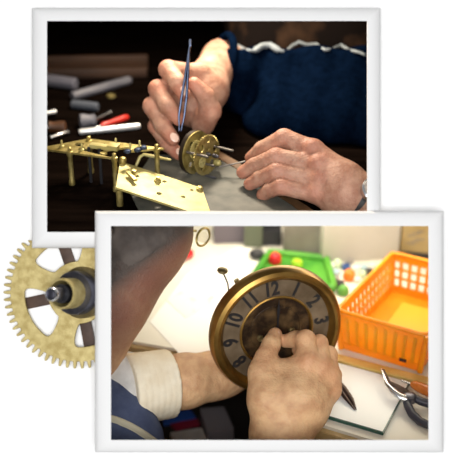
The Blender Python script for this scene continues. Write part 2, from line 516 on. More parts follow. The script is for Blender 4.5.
# --- movement frame with its plate on pillars
A, B = Pz(114, 158, ZB + .040), Pz(164, 148, ZB + .040)
Dd = Pz(38, 148, ZB + .040); Cc = B + (Dd - A)
mvt = thing('clock_movement_frame', 'flat brass clock movement plate standing on pillars at the left of the dark bench', 'clock movement', Vector((A.x - .04, A.y + .03, ZB)))
ux = (B - A); vx = (Dd - A)
bm = bmesh.new()
lx = ux.normalized(); ly = Vector((0, 0, 1)).cross(lx)
def l2(p): q = p - A; return (q.dot(lx), q.dot(ly))
hs = []
for a, b, r in ((.25, .3, .004), (.65, .25, .0055), (.5, .5, .007), (.3, .62, .004), (.72, .62, .0045), (.55, .82, .005)):
    p = A + ux * a + vx * b; c = l2(p); hs.append(circle(c[0], c[1], r, 16))
add_plate(bm, [l2(A), l2(B), l2(Cc), l2(Dd)], hs, lx, ly, Vector((0, 0, 1)), A - Vector((0, 0, .0022)), .0022)
obj('top_plate', bm, M['brass'], mvt)
for a, b, m in ((.05, .03, 'brass'), (.93, .05, 'brass'), (.9, .93, 'brass'), (.06, .62, 'brass'), (.35, .42, 'black'), (.35, .56, 'black')):
    p = A + ux * a + vx * b; bm = bmesh.new()
    if m == 'brass':
        add_lathe(bm, [(0, -.04), (.0034, -.04), (.0036, -.036), (.0028, -.034), (.0028, -.006), (.0036, -.004), (.0036, 0), (.0022, .0004), (.0022, .004), (.0012, .0048), (0, .0048)], p, (0, 0, 1), 16)
    else:
        add_lathe(bm, [(0, -.04), (.0018, -.04), (.0018, .002), (0, .002)], p, (0, 0, 1), 12)
    obj('pillar', bm, M[m], mvt, label=None if m == 'brass' else 'black steel arbor')
bm = bmesh.new()
p = A + ux * .45 + vx * .42 + Vector((0, 0, .003))
add_box(bm, p, (vx.normalized(), Vector((0, 0, 1)).cross(vx.normalized()), Vector((0, 0, 1))), (.0165, .004, .0022), .0006)
add_box(bm, p + vx.normalized() * -.011 + Vector((0, 0, .003)), (vx.normalized(), Vector((0, 0, 1)).cross(vx.normalized()), Vector((0, 0, 1))), (.006, .0055, .0012), .0005)
obj('bridge', bm, M['brass_bright'], mvt)
for a, b in ((.2, .55), (.8, .5), (.6, .18), (.85, .22), (.25, .85)):
    bm = bmesh.new(); add_lathe(bm, [(.0026, 0), (.0026, .0018), (.0012, .0024), (.0012, .0075), (.0007, .0082), (0, .0082)], A + ux * a + vx * b, (0, 0, 1), 14)
    obj('screw', bm, M['brass_bright'], mvt)
for a, b in ((.45, .12), (.62, .1), (.8, .14)):
    bm = bmesh.new(); add_lathe(bm, [(.0042, 0), (.0042, .0016), (.003, .003), (0, .0034)], A + ux * a + vx * b, (0, 0, 1), 16)
    obj('cap_screw', bm, M['bsteel'], mvt, label='dark blued cap screw')
# bent lever reaching to the right
bm = bmesh.new()
q = [P(136, 166, 1.115), P(140, 157, 1.115), P(144, 154.5, 1.115), P(156, 157, 1.11), P(171, 160, 1.105)]
add_tube(bm, q, [.0016, .0018, .0018, .0019, .0012], 10)
obj('bent_lever', bm, M['brass_bright'], mvt)

# --- the bright plate lying tilted in front
pl = thing('brass_plate', 'pale bright brass plate lying tilted on the bench in front of the round movement', 'brass plate', Pz(170, 195, ZB))
TL, TR_, BR, BL = Pz(120, 161, ZB + .026), Pz(202, 188, ZB + .008), Pz(214, 214, ZB + .008), Pz(116, 187, ZB + .022)
pn = (TR_ - TL).cross(BL - TL).normalized()
if pn.z < 0: pn = -pn
px_ = (TR_ - TL).normalized(); py_ = pn.cross(px_)
def l3(p): q = p - TL; return (q.dot(px_), q.dot(py_))
bm = bmesh.new()
hs = []
for a, b, r in ((.22, .35, .003), (.55, .22, .0025), (.5, .72, .003), (.78, .55, .0026), (.88, .2, .0022)):
    p = TL + (TR_ - TL) * a + (BL - TL) * b; c = l3(p); hs.append(circle(c[0], c[1], r, 16))
add_plate(bm, [l3(TL), l3(TR_), l3(BR), l3(BL)], hs, px_, py_, pn, TL - pn * .0025, .0025)
obj('plate', bm, M['brass_bright'], pl)
for a, b, L in ((.18, .42, .010), (.47, .30, .006), (.97, .10, .002)):
    p = TL + (TR_ - TL) * a + (BL - TL) * b; bm = bmesh.new()
    add_lathe(bm, [(.0038, 0), (.0038, .002), (.002, .0028), (.002, .002 + L * .5), (.0026, .003 + L * .5), (0, .0035 + L * .5)], p, pn, 16)
    obj('stud', bm, M['brass'], pl)
bm = bmesh.new(); p = TL + (TR_ - TL) * .16 + (BL - TL) * .55 + pn * .004
add_box(bm, p, (px_ * .8 - py_ * .6, px_ * .6 + py_ * .8, pn), (.009, .0022, .0014), .0005)
obj('click_spring', bm, M['brass'], pl)
for p in (TL * .94 + TR_ * .03 + BL * .03, BL * .94 + TL * .03 + BR * .03, TR_ * .94 + TL * .03 + BR * .03, BR * .9 + TR_ * .05 + BL * .05):
    bm = bmesh.new(); h = p.z - ZB - .0035
    add_lathe(bm, [(0, -h), (.0036, -h), (.0036, 0), (0, 0)], p - Vector((0, 0, .0035)), (0, 0, 1), 14)
    obj('pillar', bm, M['brass'], pl)
bm = bmesh.new(); p = TL * .93 + TR_ * .03 + BL * .04
add_lathe(bm, [(.0042, 0), (.0042, .005), (.003, .0065), (.0016, .0068), (0, .0068)], p, pn, 18)
obj('pillar_nut', bm, M['brass'], pl)

# --- the round movement with arbors
rm_c = Pz(199, 174, ZB) + Vector((0, 0, .0258))
ax = (RT * .80 + UP * -.20 + NN * .56).normalized()
ax = Vector((ax.x, ax.y, max(min(ax.z, .05), -.18))).normalized()
rm = thing('round_clock_movement', 'round brass clock movement with steel arbors standing on edge between the two hands', 'clock movement', Vector((rm_c.x, rm_c.y, ZB)))
rx, ry, rz = frame_of(ax, (0, 0, 1))
RR = .0245
def disc(name, off, R, m, holes_, th=.0018, teeth=0):
    bm = bmesh.new()
    out = circle(0, 0, R, 72) if not teeth else [((R if (k // 2) % 2 else R - .0016) * math.cos(2 * PI * k / (teeth * 4)), (R if (k // 2) % 2 else R - .0016) * math.sin(2 * PI * k / (teeth * 4))) for k in range(teeth * 4)]
    add_plate(bm, out, [circle(x, y, r, 14) for x, y, r in holes_], rx, ry, rz, rm_c + rz * off, th)
    return obj(name, bm, m, rm, 30)
H1 = [(.012, .008, .004), (-.010, .012, .0035), (-.013, -.006, .004), (.004, -.014, .0045), (.015, -.006, .002), (0, .002, .002)]
disc('plate', -.004, RR, M['brass'], H1)
bm = bmesh.new()
add_lathe(bm, [(RR - .0018, -.0090), (RR + .0005, -.0090), (RR + .0005, -.0042), (RR - .0018, -.0042), (RR - .0018, -.0090)], rm_c, rz, 64, x=rx)
obj('rim_band', bm, M['darkrim'], rm, 30, 'dark brown rim band')
disc('toothed_plate', .0105, RR * .95, M['brass'], [(.006, -.004, .002), (-.003, .004, .0022), (.011, .009, .0045), (-.011, .010, .004), (-.012, -.008, .0045), (.003, -.015, .004), (.016, -.004, .0022)], .0016, 44)
for x, y, R, off, t in ((.006, .006, .011, .0005, 26), (-.007, -.002, .010, .004, 24), (.004, -.009, .008, .007, 20), (-.004, .012, .006, .0135, 16)):
    bm = bmesh.new()
    out = [(x + (R if (k // 2) % 2 else R - .0012) * math.cos(2 * PI * k / (t * 4)), y + (R if (k // 2) % 2 else R - .0012) * math.sin(2 * PI * k / (t * 4))) for k in range(t * 4)]
    add_plate(bm, out, [circle(x + R * .5 * math.cos(a), y + R * .5 * math.sin(a), R * .26, 10) for a in (0, 2.1, 4.2)], rx, ry, rz, rm_c + rz * off, .0012)
    obj('wheel', bm, M['brass_bright'], rm, 30)
def arbor(x, y, z0, z1, r, m='oldsteel'):
    bm = bmesh.new(); o = rm_c + rx * x + ry * y
    add_lathe(bm, [(0, z0), (r, z0), (r, z1 - r), (r * .6, z1), (0, z1)], o, rz, 12)
    obj('arbor', bm, M[m], rm, 40)
arbor(.004, -.017, -.006, .036, .0013); arbor(.007, .018, -.005, .028, .0015)
arbor(-.008, .006, -.005, .026, .0015); arbor(-.023, .004, -.012, .026, .0013, 'dsteel')
arbor(-.004, -.010, .008, .020, .0022, 'dsteel'); arbor(.002, .001, .008, .018, .002, 'dsteel')
bm = bmesh.new(); add_lathe(bm, [(.003, .012), (.0036, .013), (.0036, .018), (.002, .020), (0, .020)], rm_c + rx * -.013 + ry * -.013, rz, 16)
obj('knurled_nut', bm, M['brass_bright'], rm, 30)

# --- loose tools at the back left of the bench
def rod(name, label, cat, a, b, r, m, group=None, n=14, flat=1.0):
    bm = bmesh.new(); add_tube(bm, [a, a.lerp(b, .03), a.lerp(b, .97), b], [r * .8, r, r, r * .8], n, flat)
    return tag(obj(name, bm, M[m] if isinstance(m, str) else m), label, cat, group)
M['whitesteel'] = mat('bright_steel', (.85, .87, .88), .35, .6)
M['red'] = mat('red_plastic', (.42, .02, .012), .4)
M['greyplastic'] = mat('grey_plastic', (.09, .09, .11), .5, 0, (.14, .14, .16), 30)
M['brownhandle'] = wood('brown_handle', (.05, .02, .008), (.12, .05, .02), (10, 40, 40), .4)
def on(px, py, r): return Pz(px, py, ZB + r)
rod('steel_rod', 'bright white steel rod lying across the bench behind the brass movement frame', 'rod', on(79, 132, .0042), on(140, 126, .0042), .0040, 'whitesteel')
def driver(label, a, b, c, rh, mh, name='screwdriver', cat='screwdriver'):
    """handle from a to b, blade from b to c"""
    t = thing(name, label, cat, Vector((a.x, a.y, ZB)))
    bm = bmesh.new(); add_tube(bm, [a, a.lerp(b, .06), a.lerp(b, .25), a.lerp(b, .7), a.lerp(b, .9), b], [rh * .6, rh * .95, rh, rh * .8, rh * .95, rh * .6], 14)
    obj('handle', bm, mh, t)
    bm = bmesh.new(); add_tube(bm, [b.lerp(a, .05), b.lerp(c, .85), c], [rh * .32, rh * .3, rh * .42], 10)
    obj('blade', bm, M['steel'], t)
driver('red handled screwdriver on the bench above the bright steel rod', on(128, 117, .0045), on(101, 126, .0045), on(88, 130, .0045), .0045, M['red'])
driver('grey handled screwdriver lying left of the red one', on(79, 121, .009), on(96, 120, .008), on(110, 113, .006), .009, M['greyplastic'])
driver('brown wooden handled tool lying at the left edge of the bench view', on(66, 127, .008), on(48, 127, .008), on(36, 128, .008), .008, M['brownhandle'], 'graver', 'graver')
rod('steel_punch', 'small steel punch at the far left, resting near the brown handle', 'punch', on(50, 138, .0035), on(69, 132, .0035), .0034, 'steel')
rod('file_blade', 'long dull grey file lying diagonally at the back of the bench', 'file', on(72, 96, .006), on(130, 80, .006), .0062, 'greyplastic')
rod('steel_tube', 'pale thick tube at the back left beside the grey file', 'tube', on(46, 80, .009), on(76, 84, .009), .0085, mat('pale_tube', (.12, .12, .15), .5))
rod('dark_file', 'short dark blue grey file lying between the long grey file and the screwdrivers', 'file', on(72, 104, .006), on(98, 107, .006), .006, mat('dark_file', (.07, .08, .10), .5))
rod('steel_stake', 'short steel stake at the left edge above the brown handled tool', 'stake', on(44, 114, .005), on(56, 112, .005), .005, 'steel')
bm = bmesh.new(); add_lathe(bm, [(.006, 0), (.006, .003), (.004, .0035), (.0035, .001), (.0035, 0), (.006, 0)], Pz(111, 97, ZB), (0, 0, 1), 20)
tag(obj('ring_washer', bm, M['brass']), 'small brass ring lying alone below the end of the grey file', 'washer')
M['tray'] = wood('brown_tray_wood', (.02, .009, .005), (.06, .027, .012), (5, 20, 20), .6)
tr = thing('wooden_tray', 'shallow brown wooden tray at the back left under the dim shelf', 'tray', Pz(100, 72, ZB))
tc_ = Pz(85, 72, ZB)
bm = bmesh.new(); zbox(bm, tc_ + Vector((0, 0, .003)), (.09, .03, .0027), .05, .001); obj('tray_base', bm, M['tray'], tr)
for s in (-1, 1):
    bm = bmesh.new(); zbox(bm, tc_ + Vector((-.0015 * s, .029 * s, .009)), (.09, .003, .006), .05, .001); obj('tray_side', bm, M['tray'], tr)
# dim shelf and jars behind
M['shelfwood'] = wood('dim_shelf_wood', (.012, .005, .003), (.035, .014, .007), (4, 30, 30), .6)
sh = thing('storage_shelf', 'low dark brown shelf rack in the gloom behind the bench', 'shelf', Vector((-.12, 1.62, ZB)))
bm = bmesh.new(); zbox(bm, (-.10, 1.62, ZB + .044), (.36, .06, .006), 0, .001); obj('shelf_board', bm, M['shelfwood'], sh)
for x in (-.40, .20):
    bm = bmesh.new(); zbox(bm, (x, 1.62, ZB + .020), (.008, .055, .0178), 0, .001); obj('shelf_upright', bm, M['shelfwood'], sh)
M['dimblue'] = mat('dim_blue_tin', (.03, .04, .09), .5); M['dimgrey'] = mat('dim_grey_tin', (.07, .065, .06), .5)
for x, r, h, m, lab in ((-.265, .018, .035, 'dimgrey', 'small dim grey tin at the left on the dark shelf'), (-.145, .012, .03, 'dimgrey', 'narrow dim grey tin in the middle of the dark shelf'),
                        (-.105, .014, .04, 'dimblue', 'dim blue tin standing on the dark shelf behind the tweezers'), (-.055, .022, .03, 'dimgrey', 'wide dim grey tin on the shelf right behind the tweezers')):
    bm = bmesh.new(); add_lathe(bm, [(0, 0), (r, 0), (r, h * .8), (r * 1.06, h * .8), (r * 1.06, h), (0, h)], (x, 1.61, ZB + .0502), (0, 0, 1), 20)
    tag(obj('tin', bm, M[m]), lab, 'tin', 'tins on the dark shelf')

# ------------------------------------------------------------------ people: hands
def set_flush(o, pts, name='flush'):
    """attribute flush: where the skin is redder (over knuckles and finger ends)"""
    me = o.data; n = len(me.vertices)
    cs = np.empty(n * 3); me.vertices.foreach_get('co', cs); cs = cs.reshape(-1, 3) + np.array(ROOT[o.parent])
    v = np.zeros(n)
    for p, r, s in pts:
        v = np.maximum(v, s * np.exp(-((cs - np.array(p)) ** 2).sum(1) / (r * r)))
    a = me.attributes.new(name, 'FLOAT', 'POINT'); a.data.foreach_set('value', v.astype(np.float32))

def hand_fn(palm, fingers, lumps=(), grooves=(), kp=.007, kf=.0015, kpalm=.012):
    def fn(X):
        d = None
        for c in palm:
            e = chain(X, c, kpalm); d = e if d is None else smin(d, e, kpalm)
        for a, r in lumps: d = smin(d, cap(X, a, a, r, r), .006)
        out = d
        for f in fingers:
            e = smin(chain(X, f, .003), d, kp)
            out = smin(out, e, kf)
        for a, b, r, dep in grooves:
            out = np.maximum(out, -(smin(cap(X, a, b, r, r), cap(X, a, b, r, r) + .001, .001)))
        return out
    return fn

def J(*js):   # (px, py, depth, radius in mm)
    return [(P(x, y, d), r / 1000.) for x, y, d, r in js]

def nail(parent, c, along, nrm, w, l):
    z = nrm.normalized(); x = (along - z * along.dot(z)).normalized(); y = z.cross(x)
    bm = bmesh.new(); add_ball(bm, c, (l, w, .0011), (x, y, z), 18)
    obj('fingernail', bm, M['nail'], parent, 180)

# ---- watchmaker: resting hand on the right of the view
A_palm = [J((314, 151, 1.066, 11), (345, 180, 1.050, 17), (366, 199, 1.045, 19)),
          J((319, 166, 1.058, 12), (345, 188, 1.046, 17), (368, 204, 1.043, 20)),
          J((321, 180, 1.054, 12), (345, 197, 1.045, 17), (368, 208, 1.043, 20)),
          J((318, 193, 1.053, 11), (342, 203, 1.045, 15), (368, 212, 1.043, 18)),
          J((366, 202, 1.045, 21), (385, 213, 1.048, 24), (430, 226, 1.09, 28))]
A_f = [J((314, 150, 1.066, 10.5), (284, 138.5, 1.078, 10.5), (262, 149, 1.098, 8.6), (251, 158, 1.115, 7.2)),
       J((319, 165, 1.058, 10.5), (276, 157, 1.068, 9.8), (254, 166, 1.086, 8.6), (243, 172.5, 1.094, 7.4)),
       J((321, 180, 1.054, 10.5), (277, 171, 1.061, 9.3), (260, 178, 1.076, 8.4), (250, 184, 1.084, 7.2)),
       J((317, 194, 1.053, 10.0), (281, 186.5, 1.053, 8.8), (270, 190, 1.064, 8.0), (263, 195, 1.072, 7.2)),
       J((352, 190, 1.075, 14), (310, 178, 1.100, 11), (275, 168, 1.112, 9), (254, 165, 1.116, 7.5))]
A_l = [(P(313, 147, 1.058), .0085), (P(318, 163, 1.048), .0085), (P(320, 178, 1.045), .0085), (P(316, 192, 1.045), .0078)]
fA_base = hand_fn(A_palm, A_f, A_l, kp=.006, kf=.0010)
A_t = [(P(318, 150, 1.055), P(350, 184, 1.0305)), (P(322, 166, 1.046), P(352, 190, 1.0275)), (P(324, 181, 1.043), P(352, 197, 1.0275))]
def fA(X):
    d = fA_base(X)
    for a, b in A_t: d = smin(d, cap(X, a, b, .0035, .0018), .006)
    return d
# ---- watchmaker: hand with the tweezers
B_palm = [J((200, 74, 1.178, 13), (203, 92, 1.185, 17), (207, 92, 1.20, 20)),
          J((185, 80, 1.180, 13), (198, 98, 1.187, 18), (207, 90, 1.20, 20)),
          J((178, 93, 1.182, 13), (194, 104, 1.187, 18), (207, 88, 1.20, 20)),
          J((174, 108, 1.182, 12), (192, 110, 1.186, 16), (207, 88, 1.20, 20)),
          J((206, 92, 1.195, 20), (211, 76, 1.225, 22), (222, 60, 1.29, 27))]
B_f = [J((196, 74, 1.176, 11.5), (168, 69.5, 1.150, 10.8), (177, 82, 1.135, 9.8), (183.5, 94, 1.133, 8.0)),
       J((184, 86, 1.178, 11.5), (157.5, 89, 1.148, 10.5), (167, 106, 1.136, 9.6), (178.5, 119, 1.134, 7.8)),
       J((177, 98, 1.178, 11.5), (152, 106, 1.152, 10.5), (163, 126, 1.142, 9.4), (173, 139, 1.136, 7.8)),
       J((173, 112, 1.178, 10.5), (156, 126, 1.158, 9.2), (167, 144, 1.148, 8.4), (178.5, 154, 1.142, 7.2)),
       J((203, 122, 1.172, 14), (210.5, 108, 1.152, 12.5), (202, 94, 1.143, 10.5), (194, 84, 1.138, 8.5))]
B_f[4] = J((203, 124, 1.172, 14), (210.0, 111, 1.155, 13.0), (206, 97, 1.146, 10.8), (194, 84, 1.140, 8.2))
fB = hand_fn(B_palm, B_f, (), kp=.007, kf=.0012)

w1 = thing('person', 'watchmaker in a navy knitted sweater bent over the dark bench, working with both hands', 'person', Vector((.17, 1.36, ZB)))
pA = [p for c in A_palm + A_f for p, r in c]; pB = [p for c in B_palm + B_f for p, r in c]
parts = []
lo, hi = box_of(pA, .032); lo[2] = max(lo[2], ZB + .0004); parts.append(skin(fA, lo, hi, .0014))
lo, hi = box_of(pB, .032); parts.append(skin(fB, lo, hi, .0014))
# arms and trunk inside the sweater
TC = Vector((.185, 1.40, ZB))
def fT(X):
    d = cap(X, TC + Vector((0, .0, .0)), TC + Vector((0, .06, .22)), .11, .10)
    d = smin(d, chain(X, [(TC + Vector((-.10, .05, .20)), .05), (P(300, 72, 1.40), .036), (P(262, 78, 1.335), .032), (P(221, 61, 1.285), .0255)]), .02)
    d = smin(d, chain(X, [(TC + Vector((.14, .03, .20)), .045), (P(470, 180, 1.24), .036), (P(428, 226, 1.088), .027)]), .02)
    return d
parts.append(skin(fT, (-.06, .95, ZB + .001), (.45, 1.62, 1.412), .008))
ob = obj('body', join(parts), M['skinA'], w1, 180)
fl = [(p, .012, .75) for p, r in A_l] + [(c[k][0], .012, .7) for c in A_f[:4] for k in (1, 3)] + [(c[k][0], .012, .9) for c in B_f for k in (1, 3)]
set_flush(ob, fl)
nail(w1, P(174.5, 137.5, 1.1285), D(.55, -.8, 0), D(.25, .2, 1), .0048, .0062)
nail(w1, P(180, 152, 1.1352), D(.6, -.75, 0), D(.25, .1, 1), .0042, .0055)
nail(w1, P(184.5, 91, 1.1255), D(.45, -.9, 0), D(.5, .2, 1), .0046, .0060)

# sweater
def fS(X):
    d = cap(X, TC + Vector((0, -.06, -.02)), TC + Vector((0, .02, .16)), .165, .150)
    d = smin(d, cap(X, TC + Vector((-.02, -.10, -.03)), TC + Vector((.10, -.10, .0)), .150, .150), .05)
    d = smin(d, chain(X, [(P(330, 62, 1.42), .06), (P(262, 78, 1.335), .052), (P(221, 63, 1.272), .040)], .03), .03)
    d = smin(d, chain(X, [(P(440, 120, 1.36), .06), (P(478, 178, 1.25), .052), (P(436, 222, 1.095), .038)], .03), .03)
    d = smin(d, cap(X, P(270, 128, 1.24), P(420, 140, 1.225), .030, .045), .08)
    # folds
    w = .0035 * np.sin(X[..., 0] * 70 + X[..., 2] * 45 + 2 * np.sin(X[..., 2] * 30)) + .002 * np.sin(X[..., 0] * 150 - X[..., 2] * 60)
    d = d + w
    top = ((X - np.array(P(300, 47, 1.3))) @ np.array((UP - FW * .1825).normalized())) + .003 * np.sin(X[..., 0] * 95)
    d = np.maximum(d, top * .9)
    c0 = P(219, 63, 1.268)                                            # sleeve opening at the near cuff
    cut = (X - np.array(c0)) @ np.array(D(-.93, .12, .35).normalized())
    near = np.linalg.norm(X - np.array(c0), axis=-1) - .075
    d = np.maximum(d, np.where(near < 0, cut, -1))
    return d
obj('sweater', join([skin(fS, (-.08, 1.0, ZB + .001), (.5, 1.62, 1.36), .0045)]), M['navy'], w1, 180)
def fY(X):
    d = cap(X, P(262, 60, 1.37), P(420, 60, 1.37), .052, .06)
    d = smin(d, cap(X, P(270, 10, 1.42), P(420, 10, 1.42), .07, .08), .06)
    d = smin(d, cap(X, TC + Vector((0, .02, .06)), TC + Vector((0, .05, .22)), .14, .115), .06)
    return d + .0025 * np.sin(X[..., 0] * 60 + 1.)
obj('sweater_yoke', join([skin(fY, (-.10, 1.1, ZB + .03), (.5, 1.62, 1.40), .006)]), M['yoke'], w1, 180, 'dark brown patterned yoke above the pale piping')
# pale wavy piping along the top of the navy part
path = [(212, 46), (222, 41.5), (231, 43), (239, 48.5), (247, 50), (254, 51), (262, 46), (270, 45), (278, 50), (286, 52), (292, 46), (299, 42), (307, 45), (316, 44), (325, 50), (333, 49), (341, 45), (349, 50), (358, 52), (368, 56)]
def fSY(X): return np.minimum(fS(X), fY(X))
pts = []
for i in range(len(path) - 1):
    for k in range(4):
        t = k / 4; x = path[i][0] * (1 - t) + path[i + 1][0] * t; y = path[i][1] * (1 - t) + path[i + 1][1] * t
        dd = march(fSY, x, y, 1.05, 1.6)
        if dd: pts.append((x, y, dd))
ds = [p[2] for p in pts]
ds = [float(np.median(ds[max(0, i - 4):i + 5])) for i in range(len(ds))]
for _ in range(4): ds = [ds[0]] + [(ds[i - 1] + ds[i] + ds[i + 1]) / 3 for i in range(1, len(ds) - 1)] + [ds[-1]]
bm = bmesh.new()
rads = [.0040 if (p[0] < 242 or 254 < p[0] < 279) else .0019 for p in pts]
add_tube(bm, [P(p[0], p[1], d - .0045) for p, d in zip(pts, ds)], rads, 10)
obj('piping', bm, M['trim'], w1, 180, 'pale wavy piping across the sweater')
# cuff ring of the sweater
bm = bmesh.new()
c0 = P(220, 64, 1.268); cz = D(-.93, .12, .35).normalized(); cx_, cy_, cz = frame_of(cz, UP)
rr = []
for k in range(40):
    a = 2 * PI * k / 40; dr = cx_ * math.cos(a) + cy_ * math.sin(a)
    rr.append(c0 + dr * .037 - cz * .004)
add_tube(bm, rr + [rr[0]], .0052, 10)
obj('cuff', bm, M['navy'], w1, 180)
# wristwatch at the edge of the view
bm = bmesh.new()
wc, wz = P(363.5, 203.0, 1.044), (P(385, 213, 1.048) - P(345, 190, 1.047)).normalized()
wx, wy, wz = frame_of(wz, NN)
ring = [wc + (wx * math.cos(2 * PI * k / 48) + wy * math.sin(2 * PI * k / 48)) * .0265 for k in range(49)]
def band(r0, r1, h):
    b = bmesh.new(); add_lathe(b, [(r0, -h), (r1, -h), (r1, h), (r0, h), (r0, -h)], wc, wz, 48, x=wx); clip(b, Vector((0, 0, ZB + .0012)), Vector((0, 0, -1))); return b
wt = obj('wristwatch', band(.0232, .0262, .007), M['black'], w1, 40, 'black strapped wristwatch')
b = bmesh.new(); cdir = (NN * .8 + UP * .25 + RT * .5); cdir = (cdir - wz * cdir.dot(wz)).normalized()
add_lathe(b, [(.014, .0), (.014, .006), (.012, .0075), (.011, .0075), (.0108, .0068), (0, .0068)], wc + cdir * .0245, cdir, 32)
obj('watch_case', b, M['steel'], wt, 30)

# tweezers, held
tz_ = thing('tweezers', 'slim blue steel tweezers held upright by the watchmaker above the round movement', 'tweezers', P(180, 131, 1.125))
for s, lab in ((-1, None), (1, None)):
    bm = bmesh.new()
    pts_ = [P(190.3, 41, 1.122), P(188.8 + .15 * s, 52, 1.1225), P(186.6 + 1.3 * s, 76, 1.123), P(184 + 2.5 * s, 98, 1.1235), P(181.6 + 2.7 * s, 116, 1.124), P(180.2 + .9 * s, 131, 1.1245)]
    add_tube(bm, pts_, [.0014, .0025, .0034, .0033, .0025, .0009], 10, .5, up=RT)
    obj('tweezer_arm', bm, M['bsteel'], tz_)
bm = bmesh.new(); add_box(bm, P(190.1, 43, 1.122), (RT, UP, NN), (.0013, .004, .0016), .0004); obj('welded_end', bm, M['bsteel'], tz_)
# pin held in the other hand
rod('steel_pin', 'thin steel pin held between the fingertips of the resting hand', 'pin', P(219, 167, 1.120), P(258, 158.5, 1.113), .0009, 'oldsteel', n=8)

# ------------------------------------------------------------------ LOWER VIEW: the clock mender's table
table = thing('work_table', 'white covered work table with a pale wooden edge under the clock parts', 'table', Vector((.05, 1.2, 0)))
M['tabletop'] = mat('white_table_sheet', (.72, .68, .58), .6, 0, (.78, .75, .67), 12)
M['paleedge'] = wood('pale_wood_edge', (.48, .33, .14), (.66, .49, .25), (20, 4, 20), .5)
edge = [(-.585, 1.05), (-.25, 1.03), (-.136, 1.0145), (-.064, .992), (.0, .986), (.072, .974), (.088, .90), (.098, .852), (.15, .826), (.24, .80), (.585, .80)]
bm = bmesh.new()
add_prism(bm, [Vector((x, y, ZT - .004)) for x, y in edge] + [Vector((.585, 1.84, ZT - .004)), Vector((-.585, 1.84, ZT - .004))], (0, 0, .004))
obj('table_sheet', bm, M['tabletop'], table)
bm = bmesh.new()
off = lambda x, y: Vector((x - .003, y - .006, ZT - .026))
add_prism(bm, [off(x, y) if -.58 < x < .58 else Vector((x, y - .006, ZT - .026)) for x, y in edge] + [Vector((.585, 1.84, ZT - .026)), Vector((-.585, 1.84, ZT - .026))], (0, 0, .0218), .001)
obj('table_board', bm, M['paleedge'], table)
M['shade_and_mark'] = mat('dark_under', (.02, .014, .01), .8)  # shade under the table put into the colour; also the basket mark
for x, y in ((-.55, 1.12), (.55, .9), (-.55, 1.78), (.55, 1.78)):
    bm = bmesh.new(); zbox(bm, (x, y, (ZT - .026) / 2), (.025, .025, (ZT - .026) / 2)); obj('leg', bm, M['shade_and_mark'], table)
bm = bmesh.new(); zbox(bm, (0, 1.30, .66), (.55, .008, .07)); obj('apron', bm, M['shade_and_mark'], table)

def sheet(name, label, cat, quad, m, z=ZT, th=.0004, group=None):
    bm = bmesh.new(); add_prism(bm, [Pz(x, y, z + .0001) for x, y in quad], (0, 0, th))
    return tag(obj(name, bm, m, smooth=0), label, cat, group)
M['paper'] = mat('white_paper', (.90, .89, .86), .8)
M['paper2'] = mat('cream_paper', (.80, .77, .69), .8, 0, (.88, .86, .8), 25)
sheet('paper_sheet', 'large white paper sheet on the table between the face and the clock', 'paper', [(150, 322), (181, 356), (262, 348), (272, 290), (205, 262), (186, 276)], M['paper'])
sheet('paper_sheet', 'white paper sheet lying behind the large one, above the hammer rod', 'paper', [(205, 268), (252, 292), (288, 268), (300, 255), (238, 246)], M['paper2'], ZT + .0006)
sheet('paper_sheet', 'small paper sheet with faint green print to the left of the hammer rod', 'paper', [(166, 300), (186, 318), (216, 300), (206, 276)], mat('printed_paper', (.86, .86, .8), .8, 0, (.62, .66, .55), 55, lo=.55, hi=.7), ZT + .0006)

# glass plate
gp = thing('glass_plate', 'white backed glass plate with dark green edges lying under the right hand', 'glass plate', Vector((.14, .88, ZT)))
gc = Pz(383, 436, ZT); e1_ = (Pz(322, 418, ZT) - gc).normalized(); e2_ = Vector((0, 0, 1)).cross(e1_)
if e2_.y < 0: e2_ = -e2_
M['whiteback'] = mat('white_backing', (.86, .88, .85), .5); M['glassedge'] = mat('green_glass', (.02, .075, .055), .15)
GL = .098
q = [gc, gc + e1_ * GL, gc + e1_ * GL + e2_ * .098, gc + e2_ * .098]
bm = bmesh.new(); add_prism(bm, [p + Vector((0, 0, .0004)) for p in q], (0, 0, .0042), .0003); obj('glass', bm, M['glassedge'], gp)
ins = .0012; q2 = [gc + (e1_ + e2_) * ins, gc + e1_ * (GL - ins) + e2_ * ins, gc + e1_ * (GL - ins) + e2_ * (.098 - ins), gc + e1_ * ins + e2_ * (.098 - ins)]
bm = bmesh.new(); add_prism(bm, [p + Vector((0, 0, .0047)) for p in q2], (0, 0, .0004)); obj('white_face', bm, M['whiteback'], gp)
# wooden ruler
a, b = Pz(328, 359, ZT), Pz(440, 388, ZT)
M['rulerwood'] = wood('yellow_ruler_wood', (.60, .36, .08), (.78, .53, .18), (20, 20, 20), .4)
bm = bmesh.new(); dxy = (b - a).normalized(); add_box(bm, (a + b) / 2 + Vector((0, 0, .0033)), (dxy, Vector((0, 0, 1)).cross(dxy), Vector((0, 0, 1))), ((b - a).length / 2, .0062, .003), .0006)
tag(obj('wooden_ruler', bm, M['rulerwood']), 'yellow wooden ruler lying in front of the orange basket', 'ruler')

